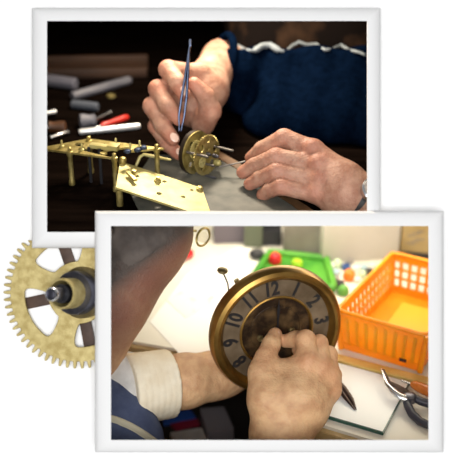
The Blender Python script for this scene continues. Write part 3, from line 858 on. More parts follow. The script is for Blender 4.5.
# orange basket
bk = thing('plastic_basket', 'orange plastic basket with slotted sides at the right of the table', 'basket', Vector((.22, 1.02, ZT)))
M['orange'] = mat('orange_plastic', (.86, .25, .004), .4, 0, (.90, .32, .008), 20, Subsurface_Weight=.35, Subsurface_Scale=.01)
M['orange'].node_tree.nodes['Principled BSDF'].inputs['Subsurface Radius'].default_value = (1, .5, .1)
K0 = Vector((.139, .990, ZT + .0005)); ka = Vector((math.cos(math.radians(-29)), math.sin(math.radians(-29)), 0)); kb = Vector((math.cos(math.radians(58)), math.sin(math.radians(58)), 0))
WA, WB, HB = .098, .150, .056
def kp(a, b, z, fl=.0):                                                # basket coordinates, flaring upward
    s = .006 * (z / HB)
    a2 = a + (s if a > WA / 2 else -s); b2 = b + (s if b > WB / 2 else -s)
    return K0 + ka * a2 + kb * b2 + Vector((0, 0, z))
bm = bmesh.new()
add_prism(bm, [kp(0, 0, 0), kp(WA, 0, 0), kp(WA, WB, 0), kp(0, WB, 0)], (0, 0, .003), .0008); obj('basket_base', bm, M['orange'], bk)
walls = [((0, 0), (WA, 0), True), ((WA, 0), (WA, WB), False), ((WA, WB), (0, WB), False), ((0, WB), (0, 0), False)]
for (a0, b0), (a1, b1), solid in walls:
    bm = bmesh.new()
    def wp(t, z): return kp(a0, b0, z).lerp(kp(a1, b1, z), t)
    dn = (wp(1, 0) - wp(0, 0)).normalized()
    L = (wp(1, 0) - wp(0, 0)).length; nv = max(6, int(L / .0105))
    def bar(t0, t1, z0, z1, th=.0011):
        nrm = Vector((0, 0, 1)).cross(dn)
        c = [wp(t0, z0), wp(t1, z0), wp(t1, z1), wp(t0, z1)]
        add_prism(bm, [p - nrm * th for p in c], nrm * (2 * th))
    bar(0, 1, .002, .012); bar(0, 1, .046, HB)
    if solid: bar(0, 1, .012, .046, .0006)                            # the near end is closed, with raised ribs
    else: bar(0, 1, .022, .0245); bar(0, 1, .034, .0365)
    for k in range(nv + 1):
        t = k / nv; w = .0016 / L * (1 if solid else 1.1)
        bar(max(0, t - w), min(1, t + w), .010, .048, .0014)
    obj('basket_wall', bm, M['orange'], bk, 30)
bm = bmesh.new()
rim = [kp(0, 0, HB), kp(WA, 0, HB), kp(WA, WB, HB), kp(0, WB, HB)]
rp_ = []
for i in range(4):
    p, nx_, pv = rim[i], rim[(i + 1) % 4], rim[i - 1]
    rp_ += [p + (pv - p).normalized() * .008, p + ((pv - p).normalized() + (nx_ - p).normalized()) * .0022, p + (nx_ - p).normalized() * .008]
add_tube(bm, rp_ + [rp_[0]], .0026, 10); obj('rim', bm, M['orange'], bk)
for i in range(4):
    bm = bmesh.new(); aa, bb = [(0, 0), (WA, 0), (WA, WB), (0, WB)][i]
    add_tube(bm, [kp(aa, bb, .001), kp(aa, bb, HB)], [.0036, .0036], 12); obj('corner_post', bm, M['orange'], bk)
M['paleorange'] = mat('pale_orange_reflection', (.95, .42, .03), .5)
bm = bmesh.new(); zbox(bm, K0 + ka * .055 + kb * .085 + Vector((0, 0, .005)), (.028, .04, .0017), math.radians(-29), .0004)  # lighter reflection on the basket base, put in as a pale slab
tag(obj('base_reflection', bm, M['paleorange']), 'pale orange reflection on the base inside the orange basket', 'reflection')
bm = bmesh.new(); zbox(bm, kp(WA * .78, 0, .012) - Vector((0, 0, 0)) + Vector((0, 0, 1)).cross(ka) * -.0022, (.0042, .0006, .0018), math.radians(-29))
obj('maker_plate', bm, M['shade_and_mark'], bk, label='small dark moulded mark')

# pliers
plr = thing('bent_nose_pliers', 'bent nose pliers with dark grey handles lying across the wooden ruler', 'pliers', Pz(405, 402, ZT))
def Z(px, py, h): return Pz(px, py, ZT + h)
M['grip'] = mat('dark_grip', (.03, .03, .045), .4)
bm = bmesh.new(); add_tube(bm, [Z(381.8, 369, .020), Z(384, 375, .020), Z(387, 384, .019), Z(393, 391, .017), Z(401, 397, .014), Z(409, 399, .012)], [.0011, .0017, .0026, .0036, .0047, .0052], 12, .75); obj('jaw', bm, M['steel'], plr)
bm = bmesh.new(); add_tube(bm, [Z(383.5, 369.5, .021), Z(389, 382, .020), Z(396, 386, .018), Z(404, 391, .015), Z(412, 397, .012)], [.001, .0020, .0032, .0042, .0045], 12, .7); obj('jaw', bm, M['rust'], plr, label='brown oxidised jaw')
bm = bmesh.new(); add_lathe(bm, [(.0065, -.004), (.0065, .004), (.004, .0052), (0, .0052)], Z(410, 398, .012), (0, 0, 1), 20); obj('pivot', bm, M['dsteel'], plr)
bm = bmesh.new(); add_tube(bm, [Z(406, 399, .011), Z(408, 406, .009), Z(412, 414, .007), Z(420, 421.5, .0055), Z(431, 426, .0048), Z(446, 430, .0045)], [.004, .0048, .0048, .0046, .0044, .003], 14); obj('handle', bm, M['grip'], plr)
bm = bmesh.new(); add_tube(bm, [Z(411, 396, .011), Z(420, 401, .009), Z(432, 405, .007), Z(450, 409, .005)], [.004, .0046, .0046, .003], 14); obj('handle', bm, M['grip'], plr)
# orange handled tool behind them
M['varnish'] = wood('orange_varnish', (.42, .10, .012), (.65, .2, .03), (30, 30, 30), .25)
dr = thing('screwdriver', 'tool with an orange varnished wooden handle at the right edge behind the pliers', 'screwdriver', Pz(424, 390, ZT))
bm = bmesh.new(); add_tube(bm, [Z(410.5, 384, .012), Z(413, 384.5, .012), Z(419, 387, .0115), Z(430, 392, .0105), Z(445, 398, .01)], [.002, .0044, .0058, .0062, .004], 16); obj('handle', bm, M['varnish'], dr)
bm = bmesh.new(); add_tube(bm, [Z(402, 380.5, .0105), Z(411, 384.2, .012)], [.0012, .0016], 8); obj('blade', bm, M['steel'], dr)
# dark tweezers on the glass
M['bronze'] = mat('dark_bronze', (.05, .03, .025), .35, .6)
dt = thing('tweezers', 'dark brown pointed tweezers lying on the white glass plate beside the hand', 'tweezers', Z(345, 395, .005))
for s in (-1, 1):
    bm = bmesh.new(); add_tube(bm, [Z(322 + s, 362, .022), Z(333 + 1.5 * s, 378, .016), Z(341 + 2.6 * s, 388, .012), Z(349 + 2.4 * s, 399, .0085), Z(355.6 + .8 * s, 410, .006)], [.002, .0032, .0034, .0026, .0005], 10, .6); obj('tweezer_arm', bm, M['bronze'], dt)

# ---- clock
CK = P(276.5, 331, 1.100)
cN = (NN * math.cos(math.radians(28)) + (RT * .62 - UP * .78) * math.sin(math.radians(28))).normalized()
ce = (UP + RT * -.11); cY = (ce - cN * ce.dot(cN)); 
kk = -(ce.dot(cN)) / (NN.dot(cN)); cY = (ce + NN * kk).normalized(); cX = cY.cross(cN)
CR = .0757
ck = thing('wall_clock', 'round antique clock with a brass bezel and brown dial held in both hands', 'clock', CK - cN * .03)
M['bezel'] = mat('aged_brass_bezel', (.20, .105, .022), .34, .85, (.42, .25, .065), 25)
M['dial'] = mat('silvered_dial', (.10, .068, .038), .6, .1, (.205, .15, .095), 30, bump=.15, Specular_IOR_Level=.15)
M['centre'] = mat('brown_patina', (.03, .016, .008), .4, .45, (.17, .10, .042), 70, lo=.42, hi=.7, bump=.6, bscale=180)
M['numeral'] = mat('black_numeral', (.012, .010, .010), .5)
def cp(x, y, z=0): return CK + cX * x + cY * y + cN * z
bm = bmesh.new()
add_lathe(bm, [(.0700, -.0075), (CR, -.0075), (CR + .0003, -.003), (CR - .0002, .002), (CR - .0022, .0062), (CR - .006, .0085), (CR - .009, .008), (CR - .0115, .0052), (CR - .0132, .0018), (CR - .014, .0005), (CR - .014, -.003)], CK, cN, 96, x=cX)
obj('bezel', bm, M['bezel'], ck, 30)
bm = bmesh.new(); add_lathe(bm, [(.0642, .0), (.0425, .0)], CK, cN, 96, x=cX); add_lathe(bm, [(.0642, -.0015), (.0425, -.0015)], CK, cN, 96, x=cX)
add_lathe(bm, [(.0425, 0), (.0425, -.006), (.0642, -.006)], CK, cN, 96, x=cX)
obj('chapter_ring', bm, M['dial'], ck, 30)
bm = bmesh.new(); add_lathe(bm, [(.0428, -.001), (.0428, .0012), (.0415, .0018), (.0402, .001), (.0398, -.004)], CK, cN, 96, x=cX); obj('inner_ring', bm, M['bezel'], ck, 40)
bm = bmesh.new(); add_lathe(bm, [(.0405, -.003), (.030, -.0034), (.0294, -.0028), (.0285, -.0028), (.028, -.0035), (0, -.0035)], CK, cN, 96, x=cX); obj('dial_centre', bm, M['centre'], ck, 30)
bm = bmesh.new(); add_lathe(bm, [(0, -.022), (.060, -.022), (.064, -.019), (.066, -.009), (.0705, -.0072)], CK, cN, 64, x=cX); obj('back_case', bm, M['bezel'], ck, 30)
bm = bmesh.new()
for k in range(60):                                                    # minute dashes inside the bezel
    a = 2 * PI * k / 60; dr_ = cX * math.cos(a) + cY * math.sin(a); tn = cN.cross(dr_)
    add_box(bm, CK + dr_ * .0650 + cN * .0026, (dr_, tn, cN), (.0007, .0021 if k % 5 else .0026, .0003))
obj('minute_track', bm, mat('pale_track', (.70, .64, .5), .6), ck, 0)
def text_mesh(s, size):
    cu = bpy.data.curves.new('t', 'FONT'); cu.body = s; cu.size = size; cu.align_x = 'CENTER'; cu.align_y = 'CENTER'; cu.extrude = .0003; cu.offset = .0007
    o = bpy.data.objects.new('t', cu); COL.objects.link(o); bpy.context.view_layer.update()
    me = bpy.data.meshes.new_from_object(o.evaluated_get(bpy.context.evaluated_depsgraph_get()))
    bpy.data.objects.remove(o); bpy.data.curves.remove(cu); return me
for h in range(1, 13):
    me = text_mesh(str(h), .0218); a = PI / 2 - h * PI / 6
    ru = cX * math.cos(a) + cY * math.sin(a); rt_ = ru.cross(cN)
    c = CK + ru * .0530 + cN * .0006
    mm = Matrix(((rt_.x, ru.x, cN.x, 0), (rt_.y, ru.y, cN.y, 0), (rt_.z, ru.z, cN.z, 0), (0, 0, 0, 1)))
    vs = np.empty(len(me.vertices) * 3); me.vertices.foreach_get('co', vs); vs = vs.reshape(-1, 3)
    cm = (vs.min(0) + vs.max(0)) / 2
    me.transform(Matrix.Translation((-cm[0], -cm[1], 0)))
    me.transform(Matrix.Diagonal((.82, 1.05, 1, 1)))
    me.transform(mm); me.transform(Matrix.Translation(c - ROOT[ck]))
    me.materials.clear(); me.materials.append(M['numeral'])
    o = link('numeral', me, ck); ROOT[o] = ROOT[ck]
for x, y in ((-.0185, -.0055), (.0185, -.0055)):
    bm = bmesh.new(); add_lathe(bm, [(.0036, -.0036), (.0036, -.0008), (.0030, -.0002), (.0022, -.0008), (.0020, -.003), (0, -.003)], cp(x, y), cN, 24); obj('winding_hole', bm, M['olive'], ck, 30)
def hand(ang, L, w):
    a = PI / 2 - ang; d_ = cX * math.cos(a) + cY * math.sin(a); s_ = d_.cross(cN)
    bm = bmesh.new(); prof = [(-.008, .6), (0, 1.), (L * .3, .55), (L * .55, .9), (L * .7, 1.3), (L * .8, .6), (L, .1)]
    pts_ = [CK + d_ * t + s_ * w * k for t, k in prof] + [CK + d_ * t - s_ * w * k for t, k in prof[::-1]]
    add_prism(bm, [p + cN * .0022 for p in pts_], cN * .0008); return bm
obj('minute_hand', hand(math.radians(8), .040, .0013), M['black'], ck, 30)
obj('hour_hand', hand(math.radians(150), .024, .0022), M['black'], ck, 30)
bm = bmesh.new(); add_lathe(bm, [(.0035, -.003), (.0035, .004), (.0028, .0052), (.0018, .0055), (.0018, .009), (0, .0095)], CK, cN, 20); obj('hand_nut', bm, M['brass'], ck, 30)
# gong hammer above the rim
h0, h1 = P(231.5, 296, 1.098), P(222.5, 271, 1.090)
bm = bmesh.new(); add_tube(bm, [h0 - cN * .01, h0.lerp(h1, .5) + RT * .0008, h1], .0009, 8); obj('hammer_rod', bm, M['dsteel'], ck)
bm = bmesh.new(); hz = D(.12, .85, .45).normalized(); add_lathe(bm, [(0, -.0012), (.0052, -.0012), (.006, .0002), (.0055, .002), (.003, .003), (0, .0032)], h1, hz, 24); obj('hammer_head', bm, M['olive'], ck, 40)
bm = bmesh.new(); add_tube(bm, [P(239, 285, 1.088), P(236, 279.5, 1.086)], [.0035, .0028], 10); obj('case_lug', bm, M['olive'], ck)

# ---- clock mender: working hand
C_palm = [J((262, 372, 1.050, 14), (268, 400, 1.040, 19), (276, 432, 1.043, 22)),
          J((308, 364, 1.052, 12), (292, 396, 1.040, 19), (280, 434, 1.043, 22)),
          J((320, 369, 1.054, 12), (300, 398, 1.041, 19), (284, 434, 1.043, 22)),
          J((329, 378, 1.058, 11), (306, 404, 1.044, 19), (284, 436, 1.045, 22)),
          J((330.5, 391, 1.062, 10), (308, 412, 1.050, 17), (284, 438, 1.045, 22)),
          J((277, 434, 1.045, 27), (279, 470, 1.055, 29), (284, 540, 1.075, 36))]
C_palm.append(J((270, 367, 1.056, 8.5), (288, 371, 1.054, 9.5), (304, 364, 1.054, 9)))
C_palm.append(J((282, 434, 1.046, 25), (284, 470, 1.055, 28)))
C_f = [J((263, 376, 1.050, 14), (265.5, 358, 1.058, 11.2), (271.5, 344, 1.070, 10.0), (275.0, 334.5, 1.080, 7.8)),
       J((307, 364, 1.052, 12), (306, 339.5, 1.060, 10.2), (295, 339.5, 1.074, 9.0), (285.5, 341.0, 1.082, 7.4)),
       J((321, 369, 1.054, 11.5), (319.5, 343, 1.072, 9.0), (308, 345, 1.086, 8.0), (298, 350, 1.086, 7.0)),
       J((329.5, 377, 1.058, 11), (329, 354, 1.075, 8.6), (318, 355, 1.090, 7.6), (308, 360, 1.089, 7.0)),
       J((330, 391, 1.062, 10), (334, 375, 1.076, 8.2), (326, 372, 1.088, 7.2), (318, 374, 1.090, 6.4))]
C_l = [(P(309, 361, 1.043), .0095), (P(321, 366, 1.046), .0085), (P(330, 375, 1.051), .008), (P(331, 388, 1.055), .0080)]
def fC_base(X): return hand_fn(C_palm, C_f, C_l, kp=.008, kf=.0012)(X)
TEND = [(P(307, 368, 1.041), P(288, 410, 1.0215)), (P(318, 374, 1.043), P(294, 412, 1.023)), (P(326, 383, 1.048), P(300, 416, 1.027))]
VEIN = [[P(316, 384, 1.030), P(304, 396, 1.0245), P(299, 406, 1.0235), P(286, 414, 1.0215)], [P(326, 396, 1.041), P(312, 402, 1.031), P(302, 412, 1.0265)]]
def fC(X):
    d = fC_base(X)
    for a, b in TEND: d = smin(d, cap(X, a, b, .0035, .002), .006)
    for v in VEIN: d = smin(d, chain(X, [(p, .0016) for p in v]), .004)
    return d
# left arm and hand behind the clock
L_palm = [J((228, 372, 1.146, 17), (252, 354, 1.152, 13)), J((226, 376, 1.146, 17), (252, 364, 1.153, 12)), J((226, 378, 1.146, 16), (248, 372, 1.150, 11)),
          J((80, 396, 1.100, 30), (150, 387, 1.100, 28), (185, 381, 1.115, 28), (212, 376, 1.138, 25), (228, 374, 1.146, 20))]
L_f = [J((250, 350, 1.153, 9.5), (272, 336, 1.158, 8.6), (290, 334, 1.154, 7.6), (298, 338, 1.150, 6.6)),
       J((252, 358, 1.154, 9.5), (276, 350, 1.158, 8.6), (292, 350, 1.154, 7.6), (300, 353, 1.150, 6.6)),
       J((252, 366, 1.154, 9), (274, 362, 1.158, 8.2), (288, 362, 1.154, 7.2), (295, 364, 1.150, 6.4)),
       J((248, 372, 1.152, 8.5), (266, 372, 1.156, 7.6), (277, 371, 1.154, 6.8), (283, 370, 1.150, 6)),
       J((232, 362, 1.148, 12), (238, 344, 1.152, 9.6), (246, 330, 1.152, 8.4), (252, 322, 1.148, 7))]
fL = hand_fn(L_palm, L_f, (), kp=.008)
# head, cut off by the shelf above the view
Hc = P(112, 205, 1.100)
cutp = np.array(P(150, 217.5, 1.03)); cutn = np.array(D(0, 1, .0).normalized())
def fH(X):
    d = ell(X, Hc, (RT, UP, NN), (.092, .088, .075))
    d = smin(d, cap(X, P(138, 250, 1.085), P(110, 300, 1.08), .046, .040), .03)         # cheek and jaw
    d = smin(d, cap(X, P(106, 300, 1.085), P(86, 334, 1.085), .040, .036), .03)
    d = smin(d, cap(X, P(168, 238, 1.075), P(168, 238, 1.075), .020, .020), .02)         # cheekbone
    d = smin(d, cap(X, P(170, 246, 1.13), P(172, 258, 1.145), .011, .011), .012)         # nose, turned away
    d = smin(d, cap(X, P(60, 330, 1.09), P(60, 440, 1.10), .060, .075), .04)             # neck into the shoulders
    e = smin(cap(X, P(124, 262, 1.045), P(120, 276, 1.045), .011, .008), d, .006)        # ear
    d = np.minimum(d, e)
    return np.maximum(np.maximum(d, (X - cutp) @ cutn), np.minimum(X[..., 2] - .960, np.maximum(X[..., 1] - .923, np.minimum(-.115 - X[..., 0], X[..., 1] - .883))))
def fB2(X):
    d = smin(cap(X, P(40, 460, 1.125), P(80, 490, 1.125), .070, .070), cap(X, P(50, 430, 1.12), P(80, 400, 1.105), .05, .028), .03)
    d = smin(d, chain(X, [(P(90, 500, 1.12), .06), (P(200, 570, 1.12), .045), (P(284, 545, 1.08), .038)]), .03)
    return d
w2 = thing('person', 'clock mender seen from behind with grey hair, blue jersey and cream cuff, holding the clock', 'person', P(95, 480, 1.12))
pC = [p for c in C_palm + C_f for p, r in c]; pL = [p for c in L_palm + L_f for p, r in c]
parts = []
lo, hi = box_of(pC, .030); parts.append(skin(fC, lo, hi, .0014))
lo, hi = box_of(pL, .036); parts.append(skin(fL, lo, hi, .0020))
parts.append(skin(fH, P(20, 460, 1.1) - Vector((.04, .12, .04)), P(215, 200, 1.1) + Vector((.02, .12, .03)), .0030))
parts.append(skin(fB2, P(40, 600, 1.1) - Vector((.12, .15, .12)), P(330, 390, 1.1) + Vector((.06, .12, .06)), .006))
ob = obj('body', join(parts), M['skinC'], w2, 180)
set_flush(ob, [(p, .013, .7) for p, r in C_l] + [(c[k][0], .011, .55) for c in C_f for k in (1, 3)])
set_flush(ob, [(P(140, 270, 1.06), .08, 1), (P(165, 240, 1.06), .06, 1), (P(112, 310, 1.05), .06, 1)], 'face_shade')  # face painted darker than the hands, as if in shade
cs = np.array([list(v.co + ROOT[w2]) for v in ob.data.vertices])       # short grey stubble thinning out below the hair
sd = (cs - np.array(P(150, 256, 1.06))) @ np.array(D(.57, -.80, .0).normalized())
st_ = np.clip(1 - sd / .022, 0, 1) ** 1.5 * (cs[:, 0] < P(205, 230, 1.1).x) * (cs[:, 2] > P(150, 320, 1.06).z)
a_ = ob.data.attributes.new('stubble', 'FLOAT', 'POINT'); a_.data.foreach_set('value', st_.astype(np.float32))
nail(w2, P(274.6, 336.0, 1.0725), D(.25, .95, -.5), D(-.15, .5, 1), .0056, .0074)
# hair: a shell over the back of the head
def fHair(X):
    d = ell(X, Hc, (RT, UP, NN), (.092, .088, .075)) - .0022
    d = smin(d, cap(X, P(138, 250, 1.085), P(118, 285, 1.083), .047, .042), .03)
    w = .0006 * np.sin(X[..., 0] * 420 + 4 * np.sin(X[..., 2] * 60))
    side = (X - np.array(P(150, 256, 1.06))) @ np.array(D(.57, -.80, .0).normalized()) 
    return np.maximum(np.maximum(np.maximum(d + w, side), (X - cutp) @ cutn), np.minimum(X[..., 2] - .960, np.maximum(X[..., 1] - .923, np.minimum(-.115 - X[..., 0], X[..., 1] - .883))))
obj('hair', join([skin(fHair, P(20, 320, 1.1) - Vector((.03, .12, .03)), P(205, 200, 1.1) + Vector((.02, .12, .03)), .0028)]), M['hair'], w2, 180)
# glasses showing past the brow
gl = obj('glasses', (lambda b: (add_tube(b, [P(203 + 6.5 * math.cos(a), 237 + 8.5 * math.sin(a) - 3 * math.cos(a), 1.10 + .012 * math.cos(a)) for a in [2 * PI * k / 24 for k in range(25)]], .0013, 8), b)[1])(bmesh.new()), M['brass'], w2)
bm = bmesh.new(); add_tube(bm, [P(196, 231, 1.092), P(180, 229, 1.062), P(150, 228, 1.035)], .0013, 8); obj('temple_arm', bm, M['brass'], gl)
M['lens'] = mat('lens_glass', (.98, .96, .9), .03, 0, Transmission_Weight=1., IOR=1.15)
bm = bmesh.new(); add_lathe(bm, [(0, .0012), (.0062, .0003), (.0064, -.0003), (0, -.0003)], P(203, 237, 1.10), D(-.2, .2, .9), 24); obj('lens', bm, M['lens'], gl, 40)
# cuff, grey sleeve, jersey
def tubefield(js, th):
    def fn(X):
        o = chain(X, [(p, r + th) for p, r in js], .01)
        t = chain(X, [(p, r) for p, r in js], .01)
        return np.maximum(o, -(t + .0006))
    return fn
cj = J((146, 387, 1.099, 30), (172, 383, 1.112, 29.5))
e0, e1c = np.array(cj[0][0]), np.array(cj[1][0]); ax_c = (e1c - e0) / np.linalg.norm(e1c - e0)
def fCuff(X):
    o = cap(X, cj[0][0] - Vector(ax_c) * .03, cj[1][0] + Vector(ax_c) * .03,             .0395, .0375)
    s = (X - e0) @ ax_c
    o = o + .0006 * np.sin(s * 900)
    return np.maximum(o, np.maximum(s - np.linalg.norm(e1c - e0) * .92, -s - .022))
obj('shirt_cuff', join([skin(fCuff, *box_of([p for p, r in cj], .055), .0022)]), M['cuff'], w2, 60, 'cream turned back cuff')
def fSl(X):
    return chain(X, [(P(60, 385, 1.10), .042), (P(104, 389, 1.100), .040), (P(130, 388, 1.098), .037)], .02) + .001 * np.sin((X @ ax_c) * 350)
obj('shirt_sleeve', join([skin(fSl, P(40, 440, 1.08) - Vector((0, .06, .02)), P(160, 330, 1.12) + Vector((0, .06, .03)), .003)]), M['undershirt'], w2, 180, 'grey white sleeve')
def fJ(X):
    d = ell(X, P(72, 446, 1.068), (RT, UP, NN), (.096, .086, .044))
    d = smin(d, cap(X, P(92, 462, 1.095), P(122, 496, 1.095), .060, .060), .03)
    d = smin(d, cap(X, P(40, 400, 1.10), P(60, 440, 1.10), .075, .08), .03)
    return d + .0015 * np.sin(X[..., 2] * 120 + X[..., 0] * 60)
obj('jersey', join([skin(fJ, P(-20, 620, 1.1) - Vector((.05, .1, .0)), P(185, 330, 1.1) + Vector((.02, .12, .03)), .004)]), M['jersey'], w2, 180)
pts = []
for i in range(17):
    t = i / 16; x = 98 + t * 62; y = 418 + 30 * t ** 1.7
    dd = march(fJ, x, y, 1.0, 1.3)
    if dd: pts.append(P(x, y, dd + .0015))
bm = bmesh.new(); add_tube(bm, pts, .0055, 10, .5, up=NN); obj('jersey_stripe', bm, M['stripe'], w2, 180, 'cream stripe on the jersey')

# ---- things far back on the table
def tbox(name, label, cat, quad_l, quad_r, h, depth, m, group=None, bevel=.001):
    """box standing on the table, its front foot from quad_l to quad_r in the photo"""
    a, b = Pz(*quad_l, ZT + .0004), Pz(*quad_r, ZT + .0004); d_ = (b - a); L = d_.length; d_.normalize(); n_ = Vector((0, 0, 1)).cross(d_)
    bm = bmesh.new(); add_box(bm, (a + b) / 2 + n_ * depth / 2 + Vector((0, 0, h / 2)), (d_, n_, Vector((0, 0, 1))), (L / 2, depth / 2, h / 2), bevel)
    return tag(obj(name, bm, m), label, cat, group)
M['whitebox'] = mat('white_box', (.50, .47, .41), .7, 0, (.56, .53, .47), 15)
M['yellowbox'] = mat('yellow_card_box', (.36, .26, .11), .7, 0, (.48, .37, .18), 30)
M['greybox'] = mat('grey_folder', (.20, .175, .15), .8, 0, (.30, .27, .235), 18)
M['green'] = mat('green_plastic', (.035, .22, .02), .5, 0, (.10, .36, .03), 25)
M['dgreen'] = mat('dark_green_plastic', (.03, .14, .02), .5)
M['redcap'] = mat('red_cap', (.62, .015, .02), .4)
M['dark'] = mat('dark_plastic', (.025, .025, .03), .5)
tbox('white_box', 'white cardboard box at the back of the table behind the basket corner', 'box', (322, 264), (398, 258), .075, .07, M['whitebox'])
yb = thing('card_box', 'yellowish card box with dark print at the top right behind the basket', 'box', Pz(420, 258, ZT))
a, b = Pz(399, 256, ZT + .0004), Pz(452, 262, ZT + .0004); d_ = (b - a).normalized(); n_ = Vector((0, 0, 1)).cross(d_)
bm = bmesh.new(); add_box(bm, (a + b) / 2 + n_ * .03 + Vector((0, 0, .0475)), (d_, n_, Vector((0, 0, 1))), ((b - a).length / 2, .03, .039), .001); obj('box_body', bm, M['yellowbox'], yb)
bm = bmesh.new(); add_box(bm, (a + b) / 2 + n_ * .03 + Vector((0, 0, .0042)), (d_, n_, Vector((0, 0, 1))), ((b - a).length / 2, .031, .0042), .001); obj('box_foot', bm, M['dark'], yb, label='dark base band')
bm = bmesh.new()
for k in range(6):
    add_box(bm, a + d_ * (.014 + .006 * (k % 3)) + Vector((0, 0, .022 + .004 * k)) - n_ * .0004, (d_, n_, Vector((0, 0, 1))), (.006 - .001 * (k % 2), .0003, .0009))
obj('print', bm, M['greybox'], yb, 0, 'dark printed lines')
tbox('grey_folder_stack', 'grey brown stack of folders behind the green tray', 'folders', (283, 256), (324, 258), .06, .05, M['greybox'])
tbox('black_box', 'small black box at the top behind the red pot', 'box', (262, 246), (281, 246), .024, .03, M['dark'])
tbox('grey_box', 'grey violet box at the back between the glasses and the black box', 'box', (214, 244), (246, 243), .05, .03, mat('grey_violet', (.16, .14, .17), .7))
tbox('grey_green_box', 'dim grey green box at the back left of the black box', 'box', (244, 247), (262, 248), .045, .03, mat('grey_green', (.13, .15, .10), .7))
bm = bmesh.new(); add_ball(bm, Pz(257, 254, ZT + .008), (.011, .008, .0078)); tag(obj('dark_lump', bm, M['dark'], smooth=180), 'dark rounded lump left of the red pot', 'lump')
# green tray
tg = thing('green_tray', 'bright green shallow tray on the table above the clock', 'tray', Pz(292, 270, ZT))
quad = [Pz(250, 285, ZT + .0016), Pz(334, 292, ZT + .0016), Pz(326, 262, ZT + .0016), Pz(270, 256, ZT + .0016)]
bm = bmesh.new(); add_prism(bm, quad, (0, 0, .004), .001); obj('tray_base', bm, M['green'], tg)
for i in range(4):
    p, q_ = quad[i], quad[(i + 1) % 4]; bm = bmesh.new(); add_tube(bm, [p + Vector((0, 0, .006)), q_ + Vector((0, 0, .006))], .005, 10); obj('tray_rim', bm, M['green'], tg)
rc_ = Pz(275, 262, ZT + .0062)
bm = bmesh.new(); add_lathe(bm, [(0, 0), (.0085, 0), (.009, .004), (.0075, .011), (.004, .014), (0, .0145)], rc_, (0, 0, 1), 24); tag(obj('red_pot', bm, M['redcap'], smooth=50), 'red rounded pot standing on the green tray', 'pot')
bm = bmesh.new(); add_lathe(bm, [(0, 0), (.0075, 0), (.0075, .007), (.006, .009), (0, .009)], Pz(297, 266, ZT + .0062), (0, 0, 1), 24); tag(obj('lime_highlight', bm, mat('lime', (.36, .62, .03), .4), smooth=40), 'lime green highlight on the green tray right of the red pot', 'pot')  # yellow-green highlight of the tray, put in as a small lime shape
# loose coloured parts between the tray and the basket
cols = [('orange', (.85, .22, .02)), ('blue', (.03, .08, .25)), ('pale green', (.55, .68, .45)), ('white', (.78, .78, .72)), ('dark', (.04, .035, .04)), ('green', (.12, .38, .06)), ('grey', (.3, .28, .26)), ('pale blue', (.4, .55, .62))]
CM = {n: mat('part_' + n.replace(' ', '_'), c, .45) for n, c in cols}
bits = [(349, 279, 'orange', .0085), (346, 269, 'blue', .006), (337, 267, 'pale green', .007), (356, 270, 'white', .006), (330, 268, 'white', .0065), (362, 277, 'pale green', .006), (369, 274, 'dark', .006), (340, 286, 'dark', .006), (334, 281, 'grey', .007), (357, 281, 'white', .005), (364, 269, 'pale blue', .005), (343, 294, 'green', .0075), (336, 274, 'pale blue', .0055), (372, 267, 'white', .005), (350, 263, 'grey', .005)]
for px, py, n, r in bits:
    bm = bmesh.new(); c = Pz(px, py, ZT + .0004)
    k = random.random()
    if n in ('orange', 'pale green', 'green'): add_lathe(bm, [(0, 0), (r * .9, 0), (r, r * .5), (r * .85, r * 1.3), (r * .4, r * 1.7), (0, r * 1.75)], c, (0, 0, 1), 18)
    else: add_lathe(bm, [(0, 0), (r, 0), (r, r * .9), (r * .8, r * 1.1), (r * .35, r * 1.1), (r * .35, r * .8), (0, r * .8)], c, (0, 0, 1), 18)
    where = {(349, 279): 'nearest the middle of the row beside the basket', (337, 267): 'just right of the green tray corner', (362, 277): 'touching the basket side', (343, 294): 'close to the clock rim', (346, 269): 'behind the orange one', (356, 270): 'right of the blue one', (330, 268): 'closest to the green tray', (357, 281): 'between the orange one and the basket', (372, 267): 'farthest right along the basket side', (369, 274): 'against the basket side', (340, 286): 'in front of the orange one', (334, 281): 'left of the orange one', (350, 263): 'at the back in front of the white box', (364, 269): 'near the back of the basket side', (336, 274): 'left of the blue one'}[(px, py)]
    tag(obj('parts_cap', bm, CM[n], smooth=40), 'small ' + n + ' cap ' + where, 'cap', 'loose coloured caps beside the basket')
# red marker by the face
rod('red_marker', 'red marker lying on the paper just past the face', 'marker', Pz(164, 264, ZT + .007), Pz(192, 252.5, ZT + .007), .0060, 'redcap')

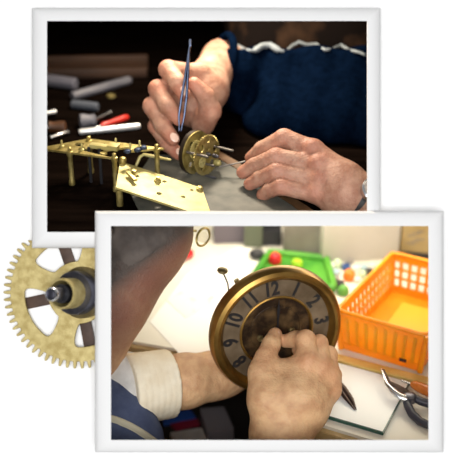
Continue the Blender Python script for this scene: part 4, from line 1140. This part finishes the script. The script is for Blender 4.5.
# ---- low shelf under the table edge
ls = thing('low_drawer_unit', 'dark low drawer top seen under the left arm', 'drawer unit', Vector((-.02, 1.04, 0)))
bm = bmesh.new(); zbox(bm, (-.02, 1.05, .30), (.22, .14, .30), 0, .002); obj('carcass', bm, M['shade_and_mark'], ls)
def lbox(name, label, cat, quad, h, m):
    z = .6003; bm = bmesh.new(); add_prism(bm, [Pz(x, y, z + h) for x, y in quad], (0, 0, -h), .0008); return tag(obj(name, bm, m), label, cat)
lbox('grey_tin_box', 'grey box lying in the dark below the arm', 'box', [(200, 408), (224, 406), (234, 428), (208, 432)], .02, mat('grey_tin', (.26, .24, .26), .5))
lbox('blue_booklet', 'blue booklet in the dark at the left under the arm', 'booklet', [(160, 414), (190, 409), (196, 417), (164, 423)], .006, mat('blue_cover', (.03, .10, .42), .5))
lbox('red_booklet', 'dark red booklet just in front of the blue one', 'booklet', [(170, 423.5), (197, 418), (200, 424), (176, 429)], .004, mat('red_cover', (.30, .02, .05), .5))
lbox('paper_pad', 'pale paper pad below the arm at the bottom edge', 'pad', [(170, 432), (202, 427), (208, 441), (176, 446)], .008, M['undershirt'])

# ------------------------------------------------------------------ lights
def area(name, loc, aim, sx, sy, e, col=(1, 1, 1), spread=None):
    l = bpy.data.lights.new(name, 'AREA'); l.shape = 'RECTANGLE'; l.size = sx; l.size_y = sy; l.energy = e; l.color = col
    if spread: l.spread = spread
    o = bpy.data.objects.new(name, l); COL.objects.link(o); o.location = loc
    o.rotation_euler = (Vector(aim) - Vector(loc)).to_track_quat('-Z', 'Y').to_euler()
    return o
mid = P(225, 230, 1.0)
area('added_front_light', mid + NN * 1.9 - UP * .12, mid, 1.2, .8, 35.0)  # added frontal light behind the camera, turns the page white
area('added_bench_light', P(190, -130, 1.17), P(230, 150, 1.10), .09, .06, 3.1, (1, .86, .68))  # unseen light added above the upper opening to brighten the hands
area('added_table_light', Vector((.10, 1.16, .945)), Vector((.08, 1.12, ZT)), .46, .16, 1.6, (1, .90, .70))  # unseen light added below the bench to brighten the table
w = bpy.data.worlds.new('World'); SC.world = w; w.use_nodes = True
w.node_tree.nodes['Background'].inputs[0].default_value = (1, 1, 1, 1)
w.node_tree.nodes['Background'].inputs[1].default_value = .33

# ------------------------------------------------------------------ camera
cam = bpy.data.cameras.new('camera'); co = bpy.data.objects.new('camera', cam); COL.objects.link(co)
cam.sensor_fit = 'HORIZONTAL'; cam.sensor_width = 36; cam.lens = 36 * 1000 / 450.
cam.clip_start = .05; cam.clip_end = 20
co.location = CAM; co.rotation_euler = (PI / 2 - TH, 0, 0)
cam.dof.use_dof = True; cam.dof.focus_distance = 1.05; cam.dof.aperture_fstop = cam.lens / 20.0
SC.camera = co
vs_ = SC.view_settings
SC.display_settings.display_device = 'sRGB'
vs_.view_transform = 'Standard'; vs_.look = 'None'; vs_.exposure = 0; vs_.gamma = 1; vs_.use_curve_mapping = False
